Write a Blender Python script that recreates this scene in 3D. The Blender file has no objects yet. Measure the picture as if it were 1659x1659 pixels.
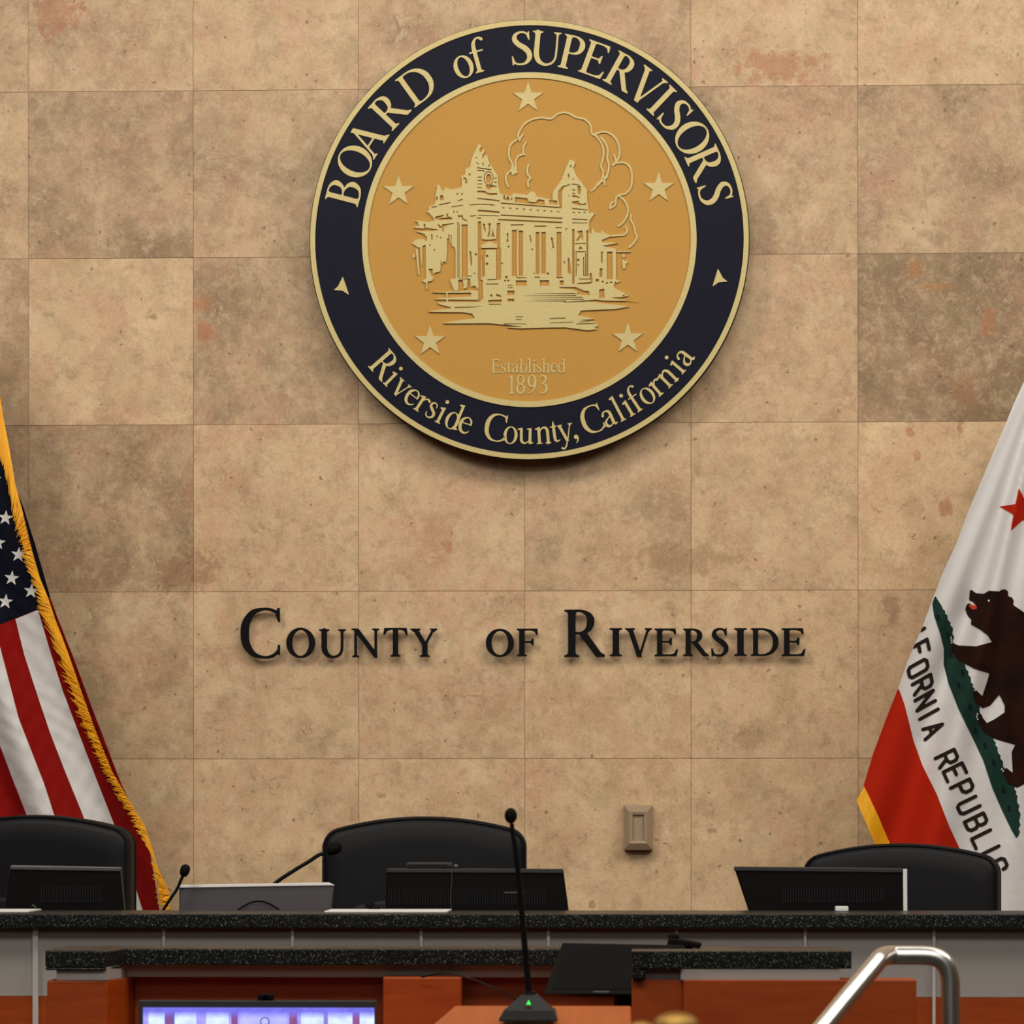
import bpy, math, random
import numpy as np
from mathutils import Matrix, Vector
random.seed(7)
C = bpy.context.scene.collection
# ------------------------------------------------------------ camera
F, HY, YAW, ROLL = 6484.5, 1310.0, 0.039761, -0.000554
CAM = Vector((0.4024, -11.0, 1.65))
fw = Vector((-math.sin(YAW), math.cos(YAW), 0)); rt = Vector((math.cos(YAW), math.sin(YAW), 0)); up = Vector((0, 0, 1))
cr, sr = math.cos(ROLL), math.sin(ROLL)
xc = rt*cr + up*sr; yc = up*cr - rt*sr; zc = -fw
cd = bpy.data.cameras.new('camera'); cam = bpy.data.objects.new('camera', cd); C.objects.link(cam)
cam.matrix_world = Matrix(((xc.x, yc.x, zc.x, CAM.x), (xc.y, yc.y, zc.y, CAM.y), (xc.z, yc.z, zc.z, CAM.z), (0, 0, 0, 1)))
cd.sensor_width = 36; cd.lens = F/1659*36; cd.shift_y = (HY-829.5)/1659
cd.clip_end = 60
cd.dof.use_dof = True; cd.dof.focus_distance = 10.7; cd.dof.aperture_fstop = 13
bpy.context.scene.camera = cam
vs = bpy.context.scene.view_settings
vs.view_transform = 'Standard'; vs.look = 'None'; vs.gamma = 1; vs.use_curve_mapping = False
vs.exposure = 0.24
w = bpy.data.worlds.new('world'); bpy.context.scene.world = w; w.use_nodes = True
w.node_tree.nodes['Background'].inputs[0].default_value = (1, .9, .8, 1)
w.node_tree.nodes['Background'].inputs[1].default_value = 0.3

def area(name, loc, target, sx, sy, power, col=(1, .945, .84)):
    l = bpy.data.lights.new(name, 'AREA'); l.shape = 'RECTANGLE'; l.size = sx; l.size_y = sy; l.energy = power; l.color = col
    o = bpy.data.objects.new(name, l); C.objects.link(o); o.location = loc
    o.rotation_euler = (Vector(target)-Vector(loc)).to_track_quat('-Z', 'Y').to_euler(); return o
area('wall_wash_light', (0.4, -2.9, 4.85), (0.4, 0, 1.7), 5.4, 1.1, 92)
area('ceiling_light_left', (-2.6, -4.2, 4.85), (-1.6, -1.5, 0.8), 1.2, 1.2, 75)
area('ceiling_light_right', (3.4, -3.8, 4.85), (1.8, -1.6, 0.8), 2.6, 1.8, 92)
area('ceiling_light_front', (0.3, -7.5, 4.85), (0.0, -3.0, 0.5), 4.0, 1.5, 140)
area('added_fill_light', (0.0, -13.0, 4.85), (0.0, -4.0, 1.2), 6.0, 2.5, 90)  # added fill lamp behind the camera, lifts the shade under the ledge

# ------------------------------------------------------------ helpers
def P(px, py, Y):
    a = (px-829.5)/F; b = (HY-py)/F
    r = a*cr - b*sr; u = a*sr + b*cr
    d = fw + rt*r + up*u
    return CAM + d*((Y-CAM.y)/d.y)
def S(px, py, Y):
    return (P(px+1, py, Y)-P(px, py, Y)).length

def lin(c):
    return tuple(((v/255)/12.92 if v/255 <= .04045 else ((v/255+.055)/1.055)**2.4) for v in c)
MATS = {}
def mat(name, rgb, rough=.5, metal=0.0, emit=None, noise=None, bump=None, spec=.5):
    if name in MATS: return MATS[name]
    m = bpy.data.materials.new(name); m.use_nodes = True; nt = m.node_tree; b = nt.nodes['Principled BSDF']
    c = lin(rgb)
    b.inputs['Base Color'].default_value = (*c, 1); b.inputs['Roughness'].default_value = rough; b.inputs['Metallic'].default_value = metal
    b.inputs['Specular IOR Level'].default_value = .1 if max(rgb) < 70 and spec == .5 else spec
    if emit:
        b.inputs['Emission Color'].default_value = (*lin(emit[0]), 1); b.inputs['Emission Strength'].default_value = emit[1]
    tc = nt.nodes.new('ShaderNodeTexCoord')
    if noise:   # (scale, rgb2, stretch, detail)
        mp = nt.nodes.new('ShaderNodeMapping'); mp.inputs['Scale'].default_value = noise[2]
        n = nt.nodes.new('ShaderNodeTexNoise'); n.inputs['Scale'].default_value = noise[0]; n.inputs['Detail'].default_value = noise[3]
        n.inputs['Roughness'].default_value = .65
        rp = nt.nodes.new('ShaderNodeValToRGB'); rp.color_ramp.elements[0].position = .32; rp.color_ramp.elements[1].position = .68
        rp.color_ramp.elements[0].color = (*c, 1); rp.color_ramp.elements[1].color = (*lin(noise[1]), 1)
        L = nt.links.new; L(tc.outputs['Object'], mp.inputs[0]); L(mp.outputs[0], n.inputs['Vector']); L(n.outputs['Fac'], rp.inputs[0]); L(rp.outputs[0], b.inputs['Base Color'])
    if bump:    # (scale, strength, stretch)
        mp = nt.nodes.new('ShaderNodeMapping'); mp.inputs['Scale'].default_value = bump[2]
        n = nt.nodes.new('ShaderNodeTexNoise'); n.inputs['Scale'].default_value = bump[0]; n.inputs['Detail'].default_value = 5
        bp = nt.nodes.new('ShaderNodeBump'); bp.inputs['Strength'].default_value = bump[1]; bp.inputs['Distance'].default_value = .003
        L = nt.links.new; L(tc.outputs['Object'], mp.inputs[0]); L(mp.outputs[0], n.inputs['Vector']); L(n.outputs['Fac'], bp.inputs['Height']); L(bp.outputs[0], b.inputs['Normal'])
    MATS[name] = m; return m

def tag(o, label=None, cat=None, group=None, kind=None):
    if label: o['label'] = label
    if cat: o['category'] = cat
    if group: o['group'] = group
    if kind: o['kind'] = kind
    return o
def thing(name, loc, label, cat, group=None, rz=0):
    o = bpy.data.objects.new(name, None); C.objects.link(o); o.location = loc; o.rotation_euler = (0, 0, rz); o.empty_display_size = .05
    return tag(o, label, cat, group)

class MB:
    """collects shapes (local coordinates) and links them as one mesh"""
    def __init__(s): s.v = []; s.f = []
    def add(s, vs, fs):
        n = len(s.v); s.v += [tuple(v) for v in vs]; s.f += [tuple(i+n for i in f) for f in fs]; return s
    def box(s, x0, x1, y0, y1, z0, z1):
        return s.add([(x0,y0,z0),(x1,y0,z0),(x1,y1,z0),(x0,y1,z0),(x0,y0,z1),(x1,y0,z1),(x1,y1,z1),(x0,y1,z1)],
                     [(0,3,2,1),(4,5,6,7),(0,1,5,4),(1,2,6,5),(2,3,7,6),(3,0,4,7)])
    def prism(s, pts, y0, y1):      # outline in x,z counter-clockwise seen from -y, extruded y0 (front) to y1
        n = len(pts)
        s.add([(p[0], y0, p[1]) for p in pts]+[(p[0], y1, p[1]) for p in pts],
              [tuple(range(n)), tuple(range(2*n-1, n-1, -1))]+[(i, i+n, (i+1) % n+n, (i+1) % n) for i in range(n)]); return s
    def prismz(s, pts, z0, z1):     # outline in x,y counter-clockwise from above
        n = len(pts)
        s.add([(p[0], p[1], z0) for p in pts]+[(p[0], p[1], z1) for p in pts],
              [tuple(range(n-1, -1, -1)), tuple(range(n, 2*n))]+[(i, (i+1) % n, (i+1) % n+n, i+n) for i in range(n)]); return s
    def hexa(s, front, back):       # two quads, same order, counter-clockwise seen from the front
        return s.add(list(front)+list(back), [(0,1,2,3),(7,6,5,4),(0,4,5,1),(1,5,6,2),(2,6,7,3),(3,7,4,0)])
    def tube(s, pts, r, seg=10, caps=True):
        pts = [Vector(p) for p in pts]; n = len(pts); rs = r if isinstance(r, (list, tuple)) else [r]*n
        t0 = (pts[1]-pts[0]).normalized(); a = t0.orthogonal().normalized(); V = []; 
        for i, p in enumerate(pts):
            t = (pts[min(i+1, n-1)]-pts[max(i-1, 0)]).normalized()
            a = (a - t*a.dot(t)).normalized(); b = t.cross(a)
            for k in range(seg):
                q = 2*math.pi*k/seg; V.append(p+(a*math.cos(q)+b*math.sin(q))*rs[i])
        Fs = [(i*seg+k, i*seg+(k+1) % seg, (i+1)*seg+(k+1) % seg, (i+1)*seg+k) for i in range(n-1) for k in range(seg)]
        if caps: Fs += [tuple(range(seg-1, -1, -1)), tuple((n-1)*seg+k for k in range(seg))]
        return s.add(V, Fs)
    def lathe(s, prof, cx=0, cy=0, seg=24):     # prof [(r,z)] bottom to top about the vertical
        V = [(cx+r*math.cos(2*math.pi*k/seg), cy+r*math.sin(2*math.pi*k/seg), z) for r, z in prof for k in range(seg)]
        n = len(prof)
        return s.add(V, [(i*seg+k, i*seg+(k+1) % seg, (i+1)*seg+(k+1) % seg, (i+1)*seg+k) for i in range(n-1) for k in range(seg)]+[tuple(range(seg-1, -1, -1)), tuple((n-1)*seg+k for k in range(seg))])
    def ball(s, c, rx, ry, rz, seg=16, rings=10):
        prof = []; V = []; Fs = []
        for i in range(rings+1):
            t = math.pi*i/rings
            for k in range(seg):
                q = 2*math.pi*k/seg; V.append((c[0]+rx*math.sin(t)*math.cos(q), c[1]+ry*math.sin(t)*math.sin(q), c[2]-rz*math.cos(t)))
        Fs = [(i*seg+k, i*seg+(k+1) % seg, (i+1)*seg+(k+1) % seg, (i+1)*seg+k) for i in range(rings) for k in range(seg)]
        return s.add(V, Fs)
    def build(s, name, m, parent=None, smooth=False, bevel=0, seg=2):
        me = bpy.data.meshes.new(name); me.from_pydata(s.v, [], s.f); me.validate(); me.materials.append(m)
        if smooth: 
            me.polygons.foreach_set('use_smooth', [True]*len(me.polygons))
        me.update(); o = bpy.data.objects.new(name, me); C.objects.link(o)
        if parent: o.parent = parent
        if bevel:
            b = o.modifiers.new('bevel', 'BEVEL'); b.width = bevel; b.segments = seg; b.limit_method = 'ANGLE'; b.angle_limit = .6
        if smooth:
            e = o.modifiers.new('edge', 'EDGE_SPLIT'); e.split_angle = math.radians(40)
        return o
def struct(o, **k):
    o['kind'] = 'structure'; return o

# ------------------------------------------------------------ planar shapes from distance fields
class Field:
    def __init__(s, x0, x1, y0, y1, st):
        s.xs = np.arange(x0, x1+st, st); s.ys = np.arange(y0, y1+st, st); s.st = st
        s.X, s.Y = np.meshgrid(s.xs, s.ys); s.F = np.full(s.X.shape, -1e3)
    def _win(s, x0, x1, y0, y1):
        m = 3*s.st
        i0 = max(0, np.searchsorted(s.xs, x0-m)-1); i1 = np.searchsorted(s.xs, x1+m)+1
        j0 = max(0, np.searchsorted(s.ys, y0-m)-1); j1 = np.searchsorted(s.ys, y1+m)+1
        return slice(j0, j1), slice(i0, i1)
    def _put(s, W, f, sub):
        if sub: s.F[W] = np.minimum(s.F[W], -f)
        else: s.F[W] = np.maximum(s.F[W], f)
    def poly(s, pts, sub=False, grow=0):
        a = np.array(pts, float); W = s._win(a[:, 0].min()-grow, a[:, 0].max()+grow, a[:, 1].min()-grow, a[:, 1].max()+grow)
        X = s.X[W]; Y = s.Y[W]
        if X.size == 0: return s
        d = np.full(X.shape, 1e9); ins = np.zeros(X.shape, bool)
        for i in range(len(a)):
            p = a[i-1]; q = a[i]; e = q-p; L = e @ e
            if L < 1e-12: continue
            t = np.clip(((X-p[0])*e[0]+(Y-p[1])*e[1])/L, 0, 1)
            d = np.minimum(d, np.hypot(X-p[0]-t*e[0], Y-p[1]-t*e[1]))
            c = ((p[1] > Y) != (q[1] > Y))
            if abs(e[1]) > 1e-12: ins ^= c & (X < e[0]*(Y-p[1])/e[1]+p[0])
        s._put(W, np.where(ins, d, -d)+grow, sub); return s
    def stroke(s, pts, smooth=True, sub=False, n=6):
        a = np.array(pts, float)
        if smooth and len(a) > 2:
            q = np.vstack([2*a[0]-a[1], a, 2*a[-1]-a[-2]]); o = []
            for i in range(1, len(q)-2):
                for t in np.linspace(0, 1, n, endpoint=False):
                    o.append(.5*((2*q[i])+(-q[i-1]+q[i+1])*t+(2*q[i-1]-5*q[i]+4*q[i+1]-q[i+2])*t*t+(-q[i-1]+3*q[i]-3*q[i+1]+q[i+2])*t**3))
            o.append(a[-1]); a = np.array(o)
        w = a[:, 2].max(); W = s._win(a[:, 0].min()-w, a[:, 0].max()+w, a[:, 1].min()-w, a[:, 1].max()+w)
        X = s.X[W]; Y = s.Y[W]; f = np.full(X.shape, -1e3)
        for p, q in zip(a[:-1], a[1:]):
            e = q[:2]-p[:2]; L = e @ e
            if L < 1e-14: continue
            t = np.clip(((X-p[0])*e[0]+(Y-p[1])*e[1])/L, 0, 1)
            f = np.maximum(f, (p[2]+t*(q[2]-p[2]))/2-np.hypot(X-p[0]-t*e[0], Y-p[1]-t*e[1]))
        s._put(W, f, sub); return s
    def ell(s, cx, cy, rx, ry, sub=False):
        W = s._win(cx-rx, cx+rx, cy-ry, cy+ry); X = s.X[W]; Y = s.Y[W]
        s._put(W, (1-np.hypot((X-cx)/rx, (Y-cy)/ry))*min(rx, ry), sub); return s
    def clip(s, other): s.F = np.minimum(s.F, other.F); return s
    def bbox(s):
        m = s.F > 0; return s.X[m].min(), s.X[m].max(), s.Y[m].min(), s.Y[m].max()
    def solid(s, fn, merge=True):
        """fn(x, y, back) -> 3D point; returns an MB with front, back and walls"""
        Fv = s.F+1e-7; ny, nx = Fv.shape; V = []; idx = {}; faces = []; segs = []
        def gv(i, j):
            k = (i, j)
            if k not in idx: idx[k] = len(V); V.append((s.xs[i], s.ys[j]))
            return idx[k]
        def ev(i, j, k, l):
            key = (i, j, k, l) if (i, j) < (k, l) else (k, l, i, j)
            if key not in idx:
                a, b = Fv[j, i], Fv[l, k]; t = min(.98, max(.02, a/(a-b))); idx[key] = len(V)
                V.append((s.xs[i]+(s.xs[k]-s.xs[i])*t, s.ys[j]+(s.ys[l]-s.ys[j])*t))
            return idx[key]
        ins = Fv > 0; cnt = ins[:-1, :-1].astype(int)+ins[1:, :-1]+ins[:-1, 1:]+ins[1:, 1:]
        for j in range(ny-1):
            row = cnt[j]; nz = np.nonzero(row)[0]; run = None
            for i in nz:
                i = int(i)
                if row[i] == 4:
                    if merge:
                        if run and run[1] == i: run[1] = i+1
                        else:
                            if run: faces.append((gv(run[0], j), gv(run[1], j), gv(run[1], j+1), gv(run[0], j+1)))
                            run = [i, i+1]
                    else: faces.append((gv(i, j), gv(i+1, j), gv(i+1, j+1), gv(i, j+1)))
                    continue
                cs = [(i, j), (i+1, j), (i+1, j+1), (i, j+1)]; poly = []
                for k in range(4):
                    a = cs[k]; b = cs[(k+1) % 4]; ia = ins[a[1], a[0]]; ib = ins[b[1], b[0]]
                    if ia: poly.append((gv(*a), 0))
                    if ia != ib: poly.append((ev(*a, *b), 1))
                if len(poly) >= 3:
                    faces.append(tuple(p[0] for p in poly))
                    for k in range(len(poly)):
                        if poly[k][1] and poly[(k+1) % len(poly)][1] and (cnt[j, i] < 4):
                            a = poly[k][0]; b = poly[(k+1) % len(poly)][0]
                            segs.append((a, b))
            if run: faces.append((gv(run[0], j), gv(run[1], j), gv(run[1], j+1), gv(run[0], j+1)))
        n = len(V); mb = MB()
        mb.v = [tuple(fn(x, y, 0)) for x, y in V]+[tuple(fn(x, y, 1)) for x, y in V]
        mb.f = faces+[tuple(k+n for k in reversed(f)) for f in faces]+[(a, a+n, b+n, b) for a, b in segs]
        return mb

# ------------------------------------------------------------ serif alphabet (cap height 1)
W_ = .13; H_ = .05
def sfp(x, y, d, l=.12, r=.12, w=W_):
    return ('p', [(x-w/2-l*.6, y), (x+w/2+r*.6, y), (x+w/2+r*.6, y+.035*d), (x+w/2+.02, y+.05*d), (x+w/2, y+.1*d), (x-w/2, y+.1*d), (x-w/2-.02, y+.05*d), (x-w/2-l*.6, y+.035*d)])
def stem(x, y0, y1, w=W_): return ('p', [(x-w/2, y0), (x+w/2, y0), (x+w/2, y1), (x-w/2, y1)])
def diag(x0, y0, x1, y1, w): return ('p', [(x0-w/2, y0), (x0+w/2, y0), (x1+w/2, y1), (x1-w/2, y1)])
def st(*p): return ('s', p)
def oval(cx, cy, rx, ry, w=W_, h=.045): return [('e', cx, cy, rx, ry), ('E', cx, cy, rx-w, ry-h)]
G = {
 'A': [diag(.12, 0, .38, .98, .06), diag(.66, 0, .37, 1.02, .135), ('p', [(.22, .32), (.56, .32), (.56, .375), (.22, .375)]), sfp(.12, 0, 1, w=.05), sfp(.66, 0, 1, w=.13)],
 'B': [stem(.16, 0, 1), sfp(.16, 0, 1, r=0), sfp(.16, 1, -1, r=0), st((.16,.975,.05),(.34,.97,.05),(.47,.88,.1),(.5,.76,.13),(.44,.6,.09),(.3,.53,.05),(.16,.525,.05)), st((.16,.525,.05),(.36,.52,.05),(.52,.42,.1),(.56,.27,.14),(.49,.1,.09),(.33,.025,.05),(.16,.025,.05))],
 'C': [st((.76,.8,.03),(.74,.88,.05),(.64,.95,.06),(.48,.975,.05),(.28,.91,.1),(.15,.72,.14),(.12,.5,.15),(.15,.28,.14),(.28,.09,.1),(.48,.025,.05),(.64,.05,.06),(.74,.14,.05),(.77,.22,.03)), ('p',[(.74,1.0),(.775,1.0),(.78,.72),(.75,.72),(.7,.86)]), ('p',[(.74,.27),(.78,.27),(.78,.06),(.74,.08)])],
 'D': [stem(.16, 0, 1), sfp(.16, 0, 1, r=0), sfp(.16, 1, -1, r=0), st((.16,.975,.05),(.42,.97,.055),(.62,.87,.1),(.74,.68,.135),(.765,.5,.145),(.74,.31,.135),(.62,.12,.1),(.42,.03,.055),(.16,.025,.05))],
 'E': [stem(.16, 0, 1), sfp(.16, 0, 1, r=0), sfp(.16, 1, -1, r=0), ('p',[(.16,1),(.6,1),(.62,.8),(.59,.8),(.54,.91),(.44,.95),(.16,.95)]), ('p',[(.16,0),(.63,0),(.67,.24),(.64,.24),(.57,.09),(.46,.05),(.16,.05)]), ('p',[(.16,.5),(.42,.5),(.47,.41),(.5,.41),(.5,.66),(.47,.66),(.42,.55),(.16,.55)])],
 'F': [stem(.16, 0, 1), sfp(.16, 0, 1), sfp(.16, 1, -1, r=0), ('p',[(.16,1),(.6,1),(.61,.79),(.58,.79),(.53,.91),(.43,.95),(.16,.95)]), ('p',[(.16,.49),(.42,.49),(.46,.4),(.49,.4),(.49,.64),(.46,.64),(.42,.54),(.16,.54)])],
 'I': [stem(.15, 0, 1), sfp(.15, 0, 1), sfp(.15, 1, -1)],
 'N': [stem(.14, 0, 1, .055), stem(.76, 0, 1, .055), ('p',[(.06,1),(.22,1),(.79,.12),(.79,-.02),(.73,-.02)]), sfp(.14, 0, 1, w=.05), sfp(.76, 1, -1, w=.05), ('p',[(.02,1),(.16,1),(.16,.96),(.02,.965)])],
 'O': oval(.43, .5, .4, .515, .145, .045),
 'P': [stem(.16, 0, 1), sfp(.16, 0, 1), sfp(.16, 1, -1, r=0), st((.16,.975,.05),(.36,.97,.055),(.5,.87,.11),(.535,.72,.14),(.48,.55,.1),(.34,.475,.05),(.16,.48,.045))],
 'R': [stem(.16, 0, 1), sfp(.16, 0, 1), sfp(.16, 1, -1, r=0), st((.16,.975,.05),(.34,.97,.055),(.47,.88,.11),(.5,.74,.135),(.45,.58,.1),(.33,.51,.05),(.16,.505,.045)), ('p',[(.28,.5),(.42,.53),(.68,.1),(.76,.04),(.76,0),(.6,0)])],
 'S': [st((.47,.78,.03),(.46,.87,.05),(.37,.955,.055),(.25,.97,.06),(.13,.9,.09),(.105,.76,.13),(.2,.62,.14),(.36,.5,.15),(.46,.36,.14),(.47,.2,.12),(.38,.07,.08),(.26,.028,.055),(.13,.05,.055),(.06,.14,.05),(.04,.24,.03)), ('p',[(.46,1),(.485,1),(.49,.74),(.465,.74),(.42,.86)]), ('p',[(.02,.28),(.045,.28),(.09,.14),(.06,0),(.03,0)])],
 'T': [stem(.34, 0, 1), sfp(.34, 0, 1), ('p',[(.02,1),(.66,1),(.69,.78),(.66,.78),(.6,.91),(.5,.95),(.18,.95),(.08,.91),(.02,.78),(-.01,.78)])],
 'U': [st((.16,.97,.13),(.16,.6,.13),(.165,.32,.135),(.24,.12,.12),(.4,.03,.075),(.56,.08,.06),(.65,.22,.05),(.67,.45,.05),(.67,.97,.05)), sfp(.16, 1, -1), sfp(.67, 1, -1, w=.05)],
 'V': [diag(.4, -.02, .12, 1, .13), diag(.4, -.02, .67, 1, .055), sfp(.12, 1, -1), sfp(.67, 1, -1, w=.05)],
 'Y': [stem(.38, 0, .48), diag(.38, .42, .1, 1, .13), diag(.4, .45, .64, 1, .055), sfp(.38, 0, 1), sfp(.11, 1, -1), sfp(.64, 1, -1, w=.05)],
 'a': [st((.09,.5,.1),(.14,.6,.07),(.24,.635,.055),(.36,.58,.1),(.39,.46,.12),(.39,.14,.12),(.44,.05,.08),(.52,.07,.04)), st((.36,.4,.05),(.2,.32,.06),(.1,.23,.1),(.1,.12,.12),(.18,.045,.08),(.28,.06,.05),(.38,.15,.04))],
 'b': [stem(.14, 0, 1.02, .11), ('p',[(0,1.0),(.19,1.05),(.19,.95),(.02,.94)]), *oval(.33, .315, .27, .34, .11, .045), stem(.14, .05, 1.02, .11)],
 'd': [*oval(.3, .315, .27, .34, .12, .045), stem(.49, .02, 1.02, .11), ('p',[(.34,1.0),(.545,1.05),(.545,.95),(.36,.94)]), ('p',[(.44,.02),(.62,.05),(.62,.09),(.5,.12)])],
 'e': [st((.07,.4,.05),(.3,.4,.045),(.49,.4,.05)), st((.49,.4,.06),(.46,.54,.08),(.36,.63,.05),(.24,.62,.06),(.12,.5,.11),(.09,.32,.12),(.14,.14,.12),(.26,.045,.09),(.4,.06,.06),(.5,.16,.03))],
 'f': [stem(.18, 0, .75, .115), st((.18,.7,.115),(.2,.86,.1),(.28,.98,.06),(.38,1.0,.06),(.45,.94,.09)), ('p',[(.02,.6),(.42,.6),(.42,.645),(.02,.645)]), sfp(.18, 0, 1, w=.11)],
 'h': [stem(.15, 0, 1.02, .11), ('p',[(0,1.0),(.2,1.05),(.2,.95),(.02,.94)]), sfp(.15, 0, 1, w=.1), st((.17,.48,.04),(.28,.6,.06),(.4,.61,.09),(.47,.5,.11),(.48,.3,.11),(.48,.02,.11)), sfp(.48, 0, 1, w=.1)],
 'i': [stem(.15, 0, .62, .115), sfp(.15, 0, 1, w=.11), ('p',[(.0,.6),(.205,.66),(.205,.55),(.02,.54)]), ('e', .145, .88, .075, .075)],
 'l': [stem(.15, 0, 1.02, .115), sfp(.15, 0, 1, w=.11), ('p',[(0,1.0),(.205,1.05),(.205,.95),(.02,.94)])],
 'n': [stem(.15, 0, .62, .115), ('p',[(.0,.6),(.205,.66),(.205,.55),(.02,.54)]), sfp(.15, 0, 1, w=.1), st((.17,.46,.04),(.28,.59,.06),(.4,.61,.09),(.48,.5,.115),(.49,.3,.115),(.49,.02,.115)), sfp(.49, 0, 1, w=.1)],
 'o': oval(.3, .315, .275, .34, .12, .045),
 'r': [stem(.15, 0, .62, .115), ('p',[(.0,.6),(.205,.66),(.205,.55),(.02,.54)]), sfp(.15, 0, 1, w=.11), st((.17,.44,.04),(.26,.57,.06),(.34,.61,.07),(.42,.57,.1))],
 's': [st((.33,.48,.035),(.31,.58,.05),(.21,.63,.055),(.11,.57,.08),(.1,.46,.1),(.2,.37,.11),(.33,.27,.115),(.36,.15,.1),(.28,.05,.07),(.17,.03,.055),(.08,.09,.05),(.06,.2,.035))],
 't': [st((.17,.8,.04),(.17,.6,.11),(.17,.3,.115),(.18,.12,.11),(.25,.04,.07),(.36,.08,.04)), ('p',[(.02,.585),(.35,.585),(.35,.635),(.14,.65),(.02,.61)])],
 'u': [('p',[(.0,.6),(.2,.63),(.2,.55),(.02,.54)]), st((.15,.58,.11),(.15,.3,.11),(.17,.12,.11),(.27,.04,.07),(.38,.08,.05),(.47,.17,.04)), stem(.49, .03, .62, .11), ('p',[(.36,.6),(.54,.63),(.54,.55),(.37,.56)]), ('p',[(.45,.0),(.62,.04),(.62,.08),(.5,.12)])],
 'v': [diag(.3, -.02, .1, .62, .12), diag(.3, -.02, .5, .62, .05), sfp(.1, .64, -1, w=.1), sfp(.5, .64, -1, w=.04)],
 'y': [diag(.32, -.02, .1, .62, .12), diag(.32, -.02, .52, .62, .05), sfp(.1, .64, -1, w=.1), sfp(.52, .64, -1, w=.04), st((.32,.02,.05),(.25,-.16,.06),(.16,-.28,.06),(.07,-.25,.09))],
 ',': [('e', .12, .07, .085, .085), st((.17,.06,.09),(.17,-.06,.06),(.08,-.17,.03))],
 '1': [stem(.22, 0, .97, .11), sfp(.22, 0, 1, w=.11), ('p',[(.06,.86),(.275,1.02),(.275,.9),(.07,.82)])],
 '8': [('e',.27,.26,.25,.28),('e',.27,.75,.22,.26),('E',.27,.27,.14,.21),('E',.27,.755,.12,.2)],
 '9': [('e',.27,.68,.25,.33),('E',.26,.69,.13,.27), st((.46,.66,.12),(.42,.35,.1),(.28,.12,.06),(.08,.0,.03))],
 '3': [st((.07,.82,.03),(.16,.95,.07),(.3,.97,.09),(.4,.84,.12),(.36,.66,.09),(.2,.54,.04)), st((.2,.54,.04),(.37,.48,.09),(.45,.3,.13),(.38,.1,.1),(.22,.02,.06),(.06,.08,.08))],
}
def draw(fl, ops, bold=0):
    for o in ops:
        if o[0] == 'p': fl.poly(o[1])
        elif o[0] == 's': fl.stroke(o[1], smooth=len(o[1]) > 2)
        elif o[0] == 'e': fl.ell(*o[1:])
        elif o[0] == 'E': fl.ell(*o[1:], sub=True)
    fl.F += bold; return fl
GC = {}
def glyph(ch, bold=0, stp=.022):
    k = (ch, bold)
    if k not in GC:
        fl = Field(-.15, 1.05, -.4, 1.15, stp); draw(fl, G[ch], bold); GC[k] = fl
    return GC[k]

# ------------------------------------------------------------ materials
M = {}
M['black'] = mat('black_plastic', (14, 14, 15), .42)
M['blackmatte'] = mat('matte_black', (12, 12, 13), .7)
M['leather'] = mat('black_leather', (17, 18, 22), .5, bump=(300, .08, (1, 1, 1)), spec=.2)
M['lettermetal'] = mat('black_letter_paint', (10, 10, 12), .45, spec=.1)
M['navy'] = mat('navy_enamel', (17, 18, 38), .45, noise=(60, (13, 15, 34), (1, 1, 1), 3))
M['palegold'] = mat('pale_gold', (200, 184, 126), .45, .15, noise=(220, (188, 168, 106), (1, 1, 1), 3))
M['gold'] = mat('gold_field', (196, 146, 54), .55, .1, noise=(420, (180, 130, 42), (1, 1, 1), 4), bump=(500, .15, (1, 1, 1)))
M['aluminium'] = mat('aluminium', (205, 202, 198), .4, .3)
M['silver'] = mat('silver_plastic', (98, 96, 100), .35, .5)
M['steel'] = mat('brushed_steel', (240, 239, 237), .3, 1.0)
M['plate'] = mat('beige_plastic', (164, 141, 114), .5)
M['white'] = mat('white_paper', (225, 224, 222), .6)
M['carpet'] = mat('grey_carpet', (62, 58, 56), .95, noise=(90, (46, 44, 42), (1, 1, 1), 4))
M['plaster'] = mat('warm_plaster', (104, 84, 64), .9)
M['ceil'] = mat('white_ceiling', (170, 164, 154), .9)
M['wood'] = mat('cherry_wood', (166, 72, 16), .42, noise=(7, (146, 56, 10), (1, 1, 9), 6), spec=.3)
M['woodtop'] = mat('polished_cherry_wood', (190, 92, 42), .35, noise=(6, (172, 80, 34), (7, 1, 1), 6))
M['laminate'] = mat('grey_metal_laminate', (164, 159, 157), .5, .0, noise=(300, (164, 159, 157), (1, 1, 1), 2), spec=.3)
M['led'] = mat('green_led', (40, 255, 60), .4, emit=((60, 255, 80), 1.2))
M['flagwhite'] = mat('white_flag_cloth', (214, 211, 211), .8, bump=(32, .8, (1, 1, 1)))
M['flagred'] = mat('dark_red_flag_cloth', (134, 15, 11), .8, bump=(40, .3, (1, 1, 1)), spec=.1)
M['flagnavy'] = mat('navy_flag_cloth', (14, 16, 30), .8, bump=(40, .3, (1, 1, 1)))
M['fringe'] = mat('gold_fringe', (255, 190, 20), .6, noise=(160, (240, 160, 8), (1, 1, .2), 4))
M['calred'] = mat('orange_red_flag_cloth', (176, 34, 12), .8, bump=(60, .2, (1, 1, 1)), spec=.1)
M['bear'] = mat('bear_brown', (20, 12, 11), .85, noise=(9, (48, 20, 13), (1, 1, 1), 5))
M['green'] = mat('grass_green', (30, 58, 50), .85, noise=(30, (24, 48, 44), (1, 1, 1), 4))
M['brownink'] = mat('dark_brown_ink', (40, 30, 26), .85)
M['tongue'] = mat('red_tongue', (190, 44, 22), .8)
M['brass'] = mat('brass', (214, 168, 84), .4, .5)

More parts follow.
